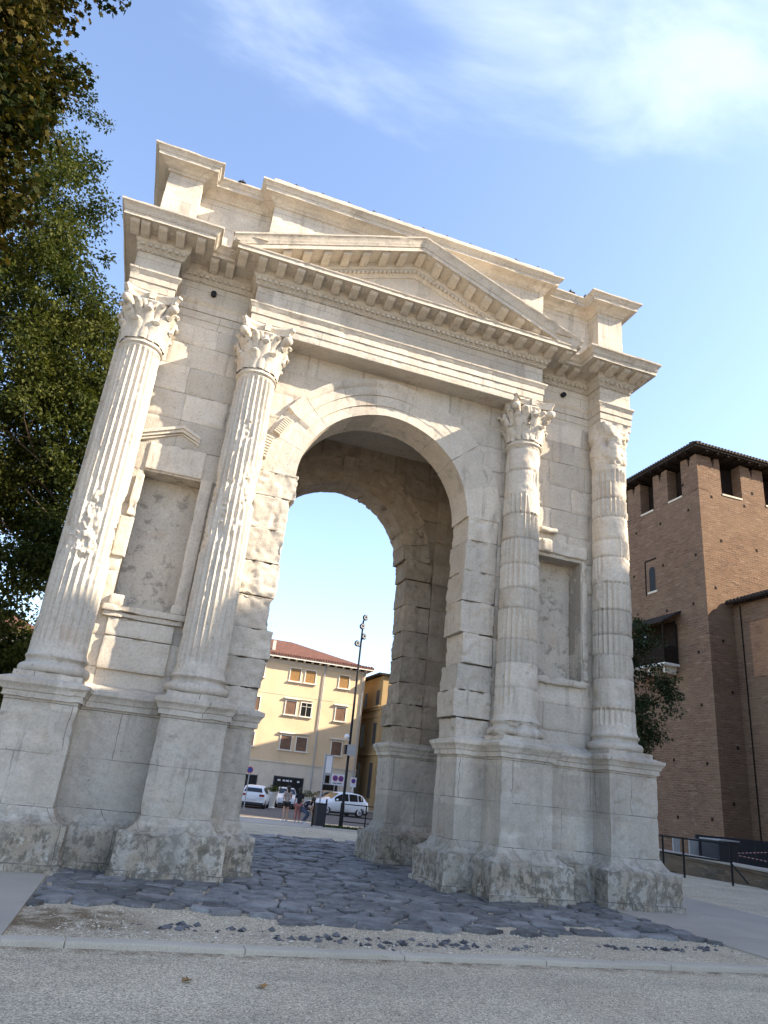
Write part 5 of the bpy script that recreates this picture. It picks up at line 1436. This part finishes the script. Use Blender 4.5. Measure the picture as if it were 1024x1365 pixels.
for x in (-.24, .24):
    m = MB(); disc(m, x, -.042, 2.52, .22); rd = build('red_ring', m, M_RED); sub(bd, rd)
    m = MB(); disc(m, x, -.05, 2.52, .17); sub(bd, build('blue_disc', m, M_BLUE))
    m = MB(); m.box(-.2, .2, -.062, -.052, -.022, .022, 0, Matrix.Translation((x, 0, 2.52)) @ Matrix.Rotation(PI / 4, 4, 'Y')); sub(bd, build('red_bar', m, M_RED, smooth=False))
m = MB(); m.box(-.4, -.1, -.04, -.03, 2.12, 2.18); m.box(-.05, .35, -.04, -.03, 2.12, 2.18); sub(bd, build('text_line', m, M_DGREY, smooth=False))
n2 = thing('round_sign', 'single white plate with round blue sign on a pale post right of lamp', 'sign', (13.6, 46, gz(46)))
m = MB(); m.tube([(0, .03, 0), (0, .03, 2.2)], .05, 8); build('post', m, M_SIGNW, n2)
m = MB(); m.box(-.24, .24, -.03, 0, 2.0, 2.72); bd = build('board', m, M_SIGNW, n2, smooth=False)
m = MB(); disc(m, 0, -.042, 2.45, .18); sub(bd, build('red_ring', m, M_RED)); m = MB(); disc(m, 0, -.05, 2.45, .135); sub(bd, build('blue_disc', m, M_BLUE))
n3 = thing('parking_sign', 'small round purple-blue sign on a post at the left edge of the passage view', 'sign', (3.62, 35.5, gz(35.5)))
m = MB(); m.tube([(0, .03, 0), (0, .03, 2.3)], .035, 8); build('post', m, M_GREY, n3)
m = MB(); disc(m, 0, -.0, 2.35, .2); bd = build('red_ring', m, M_RED, n3); m = MB(); disc(m, 0, -.01, 2.35, .155); sub(bd, build('blue_disc', m, M_BLUE))
bn = thing('litter_bin', 'dark blue-grey litter bin in front of the railing', 'bin', (5.15, 22.4, gz(22.4)), .2)
m = MB(); m.boxg(-.25, .25, -.22, .22, .06, .98, .12, 0, .03); build('bin_body', m, M_DGREY, bn)
m = MB(); m.boxg(-.27, .27, -.24, .24, .99, 1.03, .1, 0, .015); build('lid', m, M_DGREY, bn)
for s in (-1, 1):
    m = MB(); m.box(s * .31 - .03, s * .31 + .03, -.03, .03, 0, 1.22); build('post', m, M_BLACK, bn, smooth=False)
rl = thing('railing', 'low black railing with grass at its foot beyond the arch', 'railing', (7.0, 22.6, gz(22.6)), math.radians(-14))
m = MB(); 
for x in (-.75, .45, 1.65, 2.85): m.tube([(x, 0, 0), (x, 0, 1.12)], .03, 8)
build('post', m, M_BLACK, rl)
m = MB()
for z in (.32, .55, 1.08): m.tube([(-.75, 0, z), (2.85, 0, z)], .022, 8)
build('rail', m, M_BLACK, rl)
# grass tufts
r_ = np.random.default_rng(3); n = 2600; C = np.c_[5.6 + 4.5 * r_.random(n), 22.6 + 1.6 * r_.random(n)]; C[:, 1] -= (C[:, 0] - 6) * .24
h = .05 + .12 * r_.random(n); a = r_.random(n) * 2 * PI; z = g(C[:, 1]); w = .015
V = np.stack([np.c_[C[:, 0] - w * np.cos(a), C[:, 1] - w * np.sin(a), z], np.c_[C[:, 0] + w * np.cos(a), C[:, 1] + w * np.sin(a), z], np.c_[C[:, 0] + .05 * np.sin(a), C[:, 1] + .05 * np.cos(a), z + h]], 1)
m = MB(); m.add(V.reshape(-1, 3), tris=np.arange(n * 3).reshape(-1, 3), tint=np.repeat(r_.random(n) * 2 - 1, 3)); kind(tag(build('grass_patch', m, M_GRASS, smooth=False), 'short grass growing under the black railing', 'grass'), 'stuff')
def planter(label, loc, s=1.0):
    p = thing('planter', label, 'planter', loc, 0, 'planters by the shop')
    m = MB(); m.lathe([(.0, 0), (.26 * s, 0), (.2 * s, .05), (.2 * s, .3), (.3 * s, .75 * s), (.33 * s, .8 * s), (.28 * s, .8 * s), (.1, .76 * s)], (0, 0, 0), 16); build('pot', m, M_WHITE, p)
    rng = np.random.default_rng(4); C = rng.normal(size=(26, 3)) * np.array([.22, .22, .13]) + np.array([0, 0, .98 * s]); leaves('plant', M_LEAFB, p, C, np.full(26, .16), 22, .09, LEAF, rng, lambda P, C: .4 + 0 * P[:, 0])
    return p
planter('white planter with round green bush beside the white hatchback', (6.75, 43.5, gz(43.5)), 1.35)
planter('white planter with leafy green plant left of the white crossover', (9.5, 44.0, gz(44)), 1.2)

# ------------------------------------------------------------------ people
def skin_mesh(name, joints, edges, mat, parent, root=0, sub_=2):
    me = bpy.data.meshes.new(name); names = list(joints)
    me.from_pydata([joints[k][:3] for k in names], [(names.index(a), names.index(b)) for a, b in edges], [])
    o = bpy.data.objects.new(name, me); COL.objects.link(o); o.parent = parent
    s = o.modifiers.new('skin', 'SKIN'); s.use_smooth_shade = True
    for i, k in enumerate(names):
        v = me.skin_vertices[0].data[i]; r = joints[k][3]; v.radius = (r, r) if not isinstance(r, tuple) else r; v.use_root = (i == root)
    d = o.modifiers.new('sub', 'SUBSURF'); d.levels = sub_; d.render_levels = sub_
    me.materials.append(mat); return o
def person(label, loc, rotz, H, pose, top, bottom, bottom_kind, hair=M_HAIR, shoes=M_SIGNW):
    p = thing('person', label, 'person', loc, rotz, None)
    s = H / 1.7
    J = dict(pelvis=(0, 0, .93, .115), belly=(0, 0, 1.08, .11), chest=(0, .01, 1.28, .125), neck=(0, 0, 1.45, .05), head=(0, -.015, 1.55, .075), crown=(0, .0, 1.64, .085))
    J.update(sL=(.17, 0, 1.39, .055), sR=(-.17, 0, 1.39, .055), hL=(.09, 0, .88, .085), hR=(-.09, 0, .88, .085))
    J.update(kL=(.10, -.01, .49, .055), kR=(-.10, -.01, .49, .055), aL=(.10, .02, .08, .036), aR=(-.10, .02, .08, .036), tL=(.11, -.14, .03, .03), tR=(-.11, -.14, .03, .03))
    J.update(eL=(.23, .02, 1.12, .04), eR=(-.23, .02, 1.12, .04), wL=(.24, -.10, .90, .028), wR=(-.24, -.10, .90, .028), pL=(.24, -.12, .83, .032), pR=(-.24, -.12, .83, .032))
    J.update(pose)
    E = [('pelvis', 'belly'), ('belly', 'chest'), ('chest', 'neck'), ('neck', 'head'), ('head', 'crown'), ('chest', 'sL'), ('chest', 'sR'), ('pelvis', 'hL'), ('pelvis', 'hR'),
         ('hL', 'kL'), ('hR', 'kR'), ('kL', 'aL'), ('kR', 'aR'), ('aL', 'tL'), ('aR', 'tR'), ('sL', 'eL'), ('sR', 'eR'), ('eL', 'wL'), ('eR', 'wR'), ('wL', 'pL'), ('wR', 'pR')]
    J['nose'] = (J['head'][0], J['head'][1] - .095, J['head'][2] + .005, .016); E.append(('head', 'nose'))
    for q in 'LR':
        w = np.array(J['w' + q][:3]); pm = np.array(J['p' + q][:3]); d = (pm - w) / np.linalg.norm(pm - w); sd = np.array([0, 1.0, 0]) if abs(d[1]) < .8 else np.array([1.0, 0, 0])
        for i, (o, L) in enumerate(((-.027, .062), (-.009, .075), (.009, .07), (.026, .055))):
            a = pm + sd * o + d * .03; b = a + d * L * .6; c = b + d * L * .4 + np.array([0, -.015, 0])
            for nm, v in (('a', a), ('b', b), ('c', c)): J['f%s%d%s' % (q, i, nm)] = (*v, .0085)
            E += [('p' + q, 'f%s%da' % (q, i)), ('f%s%da' % (q, i), 'f%s%db' % (q, i)), ('f%s%db' % (q, i), 'f%s%dc' % (q, i))]
        a = pm - sd * .045; b = a + d * .04 - sd * .012
        J['u' + q] = (*a, .01); J['v' + q] = (*b, .009); E += [('p' + q, 'u' + q), ('u' + q, 'v' + q)]
    J = {k: (v[0] * s, v[1] * s, v[2] * s, v[3] * s) for k, v in J.items()}
    skin_mesh('body', J, E, M_SKIN, p)
    up = {k: (*J[k][:3], J[k][3] + .028 * s) for k in ('belly', 'chest', 'sL', 'sR')}
    for q in 'LR':
        a, b = np.array(J['s' + q][:3]), np.array(J['e' + q][:3]); up['m' + q] = (*(a + (b - a) * .7), .065 * s)
    up['pelvis'] = (*J['pelvis'][:3], J['pelvis'][3] + .03 * s)
    skin_mesh('shirt', up, [('belly', 'chest'), ('pelvis', 'belly'), ('chest', 'sL'), ('chest', 'sR'), ('sL', 'mL'), ('sR', 'mR')], top, p)
    f = .55 if bottom_kind == 'shorts' else .95
    lo = {'pelvis': (*J['pelvis'][:3], J['pelvis'][3] + .025 * s)}; ed = []
    for q in 'LR':
        h_, k_, a_ = (np.array(J[c + q][:3]) for c in 'hka')
        lo['h' + q] = (*h_, .115 * s); ed.append(('pelvis', 'h' + q))
        if bottom_kind == 'shorts': lo['k' + q] = (*(h_ + (k_ - h_) * .5), .105 * s); ed.append(('h' + q, 'k' + q))
        else:
            lo['k' + q] = (*k_, .08 * s); lo['a' + q] = (*(k_ + (a_ - k_) * .9), .06 * s); ed += [('h' + q, 'k' + q), ('k' + q, 'a' + q)]
    skin_mesh('shorts' if bottom_kind == 'shorts' else 'trousers', lo, ed, bottom, p)
    m = MB(); c = J['crown']; m.ball((c[0], c[1] + .03 * s, c[2] + .01 * s), .115 * s, 14, (1, 1.05, 1.0)); m.ball((c[0], c[1] + .085 * s, c[2] - .12 * s), .075 * s, 10, (1.1, .7, 1.6)); build('hair', m, hair, p)
    for q in 'LR':
        m = MB(); a, t_ = np.array(J['a' + q][:3]), np.array(J['t' + q][:3]); m.tube([a + (a - t_) * .3 - [0, 0, .022], (a + t_) / 2, t_ + (t_ - a) * .25], [.048 * s, .052 * s, .042 * s], 10, flat=.7); build('shoe', m, shoes, p)
    for sx in (-1, 1):
        m = MB(); hd = J['head']; m.ball((sx * .032 * s + hd[0], hd[1] - .075 * s, hd[2] + .03 * s), .011 * s, 8); build('eye', m, M_BLACK, p)
    return p
M_TOP1 = simple('patterned_top', (.34, .28, .25), .9, var=.5, scale=14); M_TOP2 = simple('black_top', (.02, .02, .024), .9); M_SK = simple('black_cloth', (.02, .02, .022), .9); M_PINK = simple('dusty_pink_cloth', (.42, .17, .15), .9)
M_NAVY = simple('navy_cloth', (.02, .028, .06), .9); M_DENIM = simple('denim', (.07, .09, .14), .9)
person('woman standing in a patterned light top and black shorts', (4.35, 26.2, gz(26.2)), math.radians(195), 1.66, dict(wR=(-.12, -.18, 1.08, .028), pR=(-.05, -.22, 1.1, .03), wL=(.14, -.16, 1.06, .028), pL=(.08, -.22, 1.08, .03)), M_TOP1, M_SK, 'shorts')
person('woman standing in a black top and dusty pink trousers', (5.05, 26.5, gz(26.5)), math.radians(170), 1.6, dict(wR=(-.18, -.2, 1.0, .028), pR=(-.14, -.27, 1.0, .03)), M_TOP2, M_PINK, 'trousers')
person('person in navy top and jeans bending forward beside the litter bin', (5.32, 26.2, gz(26.2)), math.radians(60), 1.7,
       dict(pelvis=(0, .12, .70, .115), belly=(0, .02, .84, .11), chest=(0, -.16, .98, .125), neck=(0, -.30, 1.07, .05), head=(0, -.39, 1.1, .075), crown=(0, -.45, 1.17, .085), sL=(.17, -.2, 1.02, .055), sR=(-.17, -.2, 1.02, .055),
            hL=(.1, .08, .66, .085), hR=(-.1, .08, .66, .085), kL=(.14, -.22, .46, .055), kR=(-.14, -.22, .46, .055), eL=(.22, -.34, .8, .04), eR=(-.22, -.34, .8, .04), wL=(.15, -.42, .6, .028), wR=(-.15, -.42, .6, .028), pL=(.13, -.44, .53, .032), pR=(-.13, -.44, .53, .032)), M_NAVY, M_DENIM, 'trousers')

# ------------------------------------------------------------------ right side railing and signs
r2 = thing('metal_railing', 'black two-bar metal railing along the castle ditch right of the arch', 'railing', (11.3, 5.0, 0), world=True)
pp = [(10.6, 8.2), (10.82, 7.0), (11.02, 6.15), (11.2, 5.55), (11.72, 4.4)]
for (x, y) in pp:
    m = MB(); m.tube([(x, y, 0), (x, y, 1.0)], .028, 8); build('post', m, M_BLACK, r2)
for z in (.55, .97):
    m = MB(); m.tube([(x, y, z) for x, y in pp], .022, 8); build('rail', m, M_BLACK, r2)
m = MB(); a = np.linspace(0, PI * .5, 8); m.tube([(11.72 + .1 * math.sin(t_), 4.4 - .42 * math.sin(t_), .1 + .42 * (1 - math.sin(t_))) for t_ in a], .02, 8);  build('brace', m, M_BLACK, r2)
lw = thing('low_ditch_wall', 'low dark mossy stone wall edging the castle ditch behind the railing', 'wall', (12.8, 5, 0), world=True)
m = MB(); 
P0 = np.array([13.9, 12.5]); P1 = np.array([12.1, 1.2]); n = 40
tt = np.linspace(0, 1, n); C = P0 + (P1 - P0) * tt[:, None]; dN = np.array([.987, -.157])
pf = [(-.0, -.1), (-.02, .1), (.0, .30), (-.03, .33), (-.03, .40), (.45, .42), (.45, .3), (.42, -.1)]
P = np.stack([np.c_[C + dN * o, np.full(n, z)] for o, z in sub_profile(pf, .08)], 1); m.grid(P, out=(-1, 0, .5)); build('wall_stones', m, M_LOWWALL, lw, erode=dict(rough=.03, chip=.04, thr=.1, wob=.02))
m = MB(); P = np.stack([np.c_[C + dN * o, np.full(n, z)] for o, z in ((-.05, .405), (-.05, .45), (.5, .46), (.5, .405))], 1); m.grid(P, out=(0, 0, 1)); build('coping', m, M_CONC, lw, erode=dict(rough=.01, chip=.02))
cb = thing('grey_cabinet', 'dark grey metal cabinet standing behind the ditch railing', 'cabinet', (18.1, 11.6, -.2), .3)
m = MB(); m.boxg(-.75, .55, -.35, .35, 0, 1.05, .2, 0, .03); build('cabinet_body', m, M_DGREY, cb); m = MB(); m.boxg(-.8, .6, -.4, .4, 1.05, 1.1, .2, 0, .01); build('cabinet_top', m, M_GREY, cb)
for i, (x, w, lab) in enumerate(((17.35, .42, 'wider white notice board left of the grey cabinet'), (17.0 - .45, .3, 'narrow pale notice board near the outer right pedestal'), (18.0 - .62, .0, ''))):
    if not w: continue
    b_ = thing('notice_board', lab, 'sign', (x, 12.2, -.23), 0, 'notice boards by the ditch')
    m = MB(); m.box(-w / 2, w / 2, -.03, .03, .15, 1.05); build('board', m, M_GREY, b_, smooth=False)
    for s in (-1, 1):
        m = MB(); m.box(s * w * .4 - .03, s * w * .4 + .03, -.02, .02, 0, .15); build('leg', m, M_BLACK, b_, smooth=False)
bt = thing('barrier_tape', 'red and white striped barrier tape strung before the dark ditch', 'tape', (20, 12.3, 0), world=True)
for col, off, nm in ((M_SIGNW, 0, 'white_stripe'), (M_RED, .5, 'red_stripe')):
    m = MB()
    for (a, b) in (((18.6, 11.9, .42), (21.5, 12.0, .18)), ((18.6, 11.9, .40), (21.5, 12.2, .62))):
        a = np.array(a); b = np.array(b)
        for k in range(14):
            s0, s1 = (k + off) / 14, (k + off + .5) / 14
            p, q = a + (b - a) * s0, a + (b - a) * s1; m.add([p, q, q + [0, 0, .022], p + [0, 0, .022], p + [0, .01, 0], q + [0, .01, 0], q + [0, .01, .022], p + [0, .01, .022]], quads=[[0, 1, 2, 3], [7, 6, 5, 4], [0, 4, 5, 1], [3, 2, 6, 7]])
    build(nm, m, col, bt, smooth=False)
fn = thing('ditch_fence', 'dark closed fence panel in the shade at the foot of the castle wall', 'fence', (22, 13.4, -.3))
m = MB()
for k in range(16): m.box(-3.5 + .5 * k, -3.5 + .5 * k + .47, -.02 + .012 * (k % 2), .02 + .012 * (k % 2), .1, 1.25)
build('fence_board', m, M_DGREY, fn, smooth=False); m = MB(); m.box(-3.5, 4.5, .045, .09, .3, .4); m.box(-3.5, 4.5, .045, .09, 1.0, 1.1); build('fence_rail', m, M_BLACK, fn, smooth=False)
# fallen leaves
M_DRY = simple('dry_leaf', (.26, .14, .05), .8, var=.3)
for i, (x, y, lab, a) in enumerate(((-2.80, -5.66, 'dry brown fallen leaf on the gravel, the left one of two', .4), (-2.22, -5.77, 'dry brown fallen leaf on the gravel, the right one of two', 1.9))):
    m = MB(); L = MAPLE * .085; V = L @ np.array([[math.cos(a), math.sin(a), 0], [-math.sin(a), math.cos(a), 0], [0, 0, 1]]); V[:, 2] = .012 + np.abs(L[:, 1]) * .5
    V = np.r_[V, V + [0, 0, -.002]]; n = len(L)
    m.add(V + np.array([x, y, 0]), polys=[list(range(n)), list(range(2 * n - 1, n - 1, -1))]); tag(build('fallen_leaf', m, M_DRY, smooth=False), lab, 'leaf', 'fallen leaves on the gravel')

# ------------------------------------------------------------------ light, sky, camera
EL, AZ = math.radians(35), math.radians(115)
S = Vector((math.sin(AZ) * math.cos(EL), math.cos(AZ) * math.cos(EL), math.sin(EL)))
sun = bpy.data.lights.new('sun', 'SUN'); sun.energy = 4.3; sun.angle = math.radians(.55); sun.color = (1.0, .85, .65)
so = bpy.data.objects.new('sun', sun); COL.objects.link(so); so.rotation_euler = (-S).to_track_quat('-Z', 'Y').to_euler(); so.location = (30, -15, 40)
w = bpy.data.worlds.new('World'); scene.world = w; w.use_nodes = True
nt = w.node_tree; bg = nt.nodes['Background']
sky = nt.nodes.new('ShaderNodeTexSky'); sky.sky_type = 'NISHITA'; sky.sun_disc = False; sky.sun_elevation = EL; sky.sun_rotation = AZ
sky.air_density = 1.0; sky.dust_density = 1.0; sky.ozone_density = 2.4; sky.altitude = 60
bg.inputs['Strength'].default_value = .09
tc = nt.nodes.new('ShaderNodeTexCoord'); sp = nt.nodes.new('ShaderNodeSeparateXYZ'); nt.links.new(tc.outputs['Generated'], sp.inputs[0])
def wm(op, a, b=0.0, clamp=False):
    n = nt.nodes.new('ShaderNodeMath'); n.operation = op; n.use_clamp = clamp
    for i, v in enumerate((a, b)):
        if isinstance(v, (int, float)): n.inputs[i].default_value = v
        else: nt.links.new(v, n.inputs[i])
    return n.outputs[0]
zc_ = wm('MAXIMUM', sp.outputs[2], .08)
u_, v_ = wm('DIVIDE', sp.outputs[0], zc_), wm('DIVIDE', sp.outputs[1], zc_)
cb_ = nt.nodes.new('ShaderNodeCombineXYZ'); nt.links.new(u_, cb_.inputs[0]); nt.links.new(v_, cb_.inputs[1])
mp = nt.nodes.new('ShaderNodeMapping'); mp.inputs['Scale'].default_value = (2.2, 4.2, 1); mp.inputs['Rotation'].default_value = (0, 0, .9); nt.links.new(cb_.outputs[0], mp.inputs[0])
no = nt.nodes.new('ShaderNodeTexNoise'); no.inputs['Scale'].default_value = 1.0; no.inputs['Detail'].default_value = 7; no.inputs['Roughness'].default_value = .55; no.inputs['Distortion'].default_value = .3; nt.links.new(mp.outputs[0], no.inputs['Vector'])
# bank of thin cloud high towards the sun: centred about u=.45 v=.45
msk = wm('MULTIPLY', wm('SUBTRACT', .93, wm('ADD', v_, wm('MULTIPLY', u_, .445))), 1.25)
msk = wm('MINIMUM', wm('MAXIMUM', msk, -.6), .17)
msk = wm('SUBTRACT', msk, wm('MULTIPLY', wm('MAXIMUM', wm('SUBTRACT', .26, u_), 0.0), .65))
mr = nt.nodes.new('ShaderNodeMapRange'); mr.interpolation_type = 'SMOOTHSTEP'; mr.inputs['From Min'].default_value = .46; mr.inputs['From Max'].default_value = .84
nt.links.new(wm('ADD', no.outputs['Fac'], msk), mr.inputs['Value'])
cl_ = wm('MULTIPLY', mr.outputs[0], .38)
mx = nt.nodes.new('ShaderNodeMix'); mx.data_type = 'RGBA'; nt.links.new(cl_, mx.inputs[0]); hs = nt.nodes.new('ShaderNodeHueSaturation'); hs.inputs['Hue'].default_value = .503; hs.inputs['Saturation'].default_value = .94; hs.inputs['Value'].default_value = 1.47; nt.links.new(sky.outputs[0], hs.inputs['Color']); nt.links.new(hs.outputs[0], mx.inputs[6]); mx.inputs[7].default_value = (5.8, 6.4, 7.0, 1)
nt.links.new(mx.outputs[2], bg.inputs['Color'])

cam = bpy.data.cameras.new('camera'); co = bpy.data.objects.new('camera', cam); COL.objects.link(co)
yaw, pitch, roll = .2901, .3760, .1066
f = Vector((math.sin(yaw) * math.cos(pitch), math.cos(yaw) * math.cos(pitch), math.sin(pitch)))
rt = Vector((math.cos(yaw), -math.sin(yaw), 0)); up = rt.cross(f)
r2_ = rt * math.cos(roll) + up * math.sin(roll); u2_ = up * math.cos(roll) - rt * math.sin(roll)
co.matrix_world = Matrix(((r2_.x, u2_.x, -f.x, -3.462), (r2_.y, u2_.y, -f.y, -11.682), (r2_.z, u2_.z, -f.z, 1.452), (0, 0, 0, 1)))
cam.sensor_fit = 'VERTICAL'; cam.sensor_height = 24; cam.lens = 924.9 / 1365 * 24
cam.clip_start = .05; cam.clip_end = 3000
scene.camera = co
scene.view_settings.view_transform = 'Standard'; scene.view_settings.look = 'None'; scene.view_settings.exposure = 1.7; scene.view_settings.gamma = 1
scene.render.engine = 'CYCLES'
scene.cycles.use_denoising = True
scene.cycles.max_bounces = 8; scene.cycles.diffuse_bounces = 5
scene.render.resolution_x = 768; scene.render.resolution_y = 1024
for o in bpy.data.objects:
    if '_rootloc' in o: del o['_rootloc']
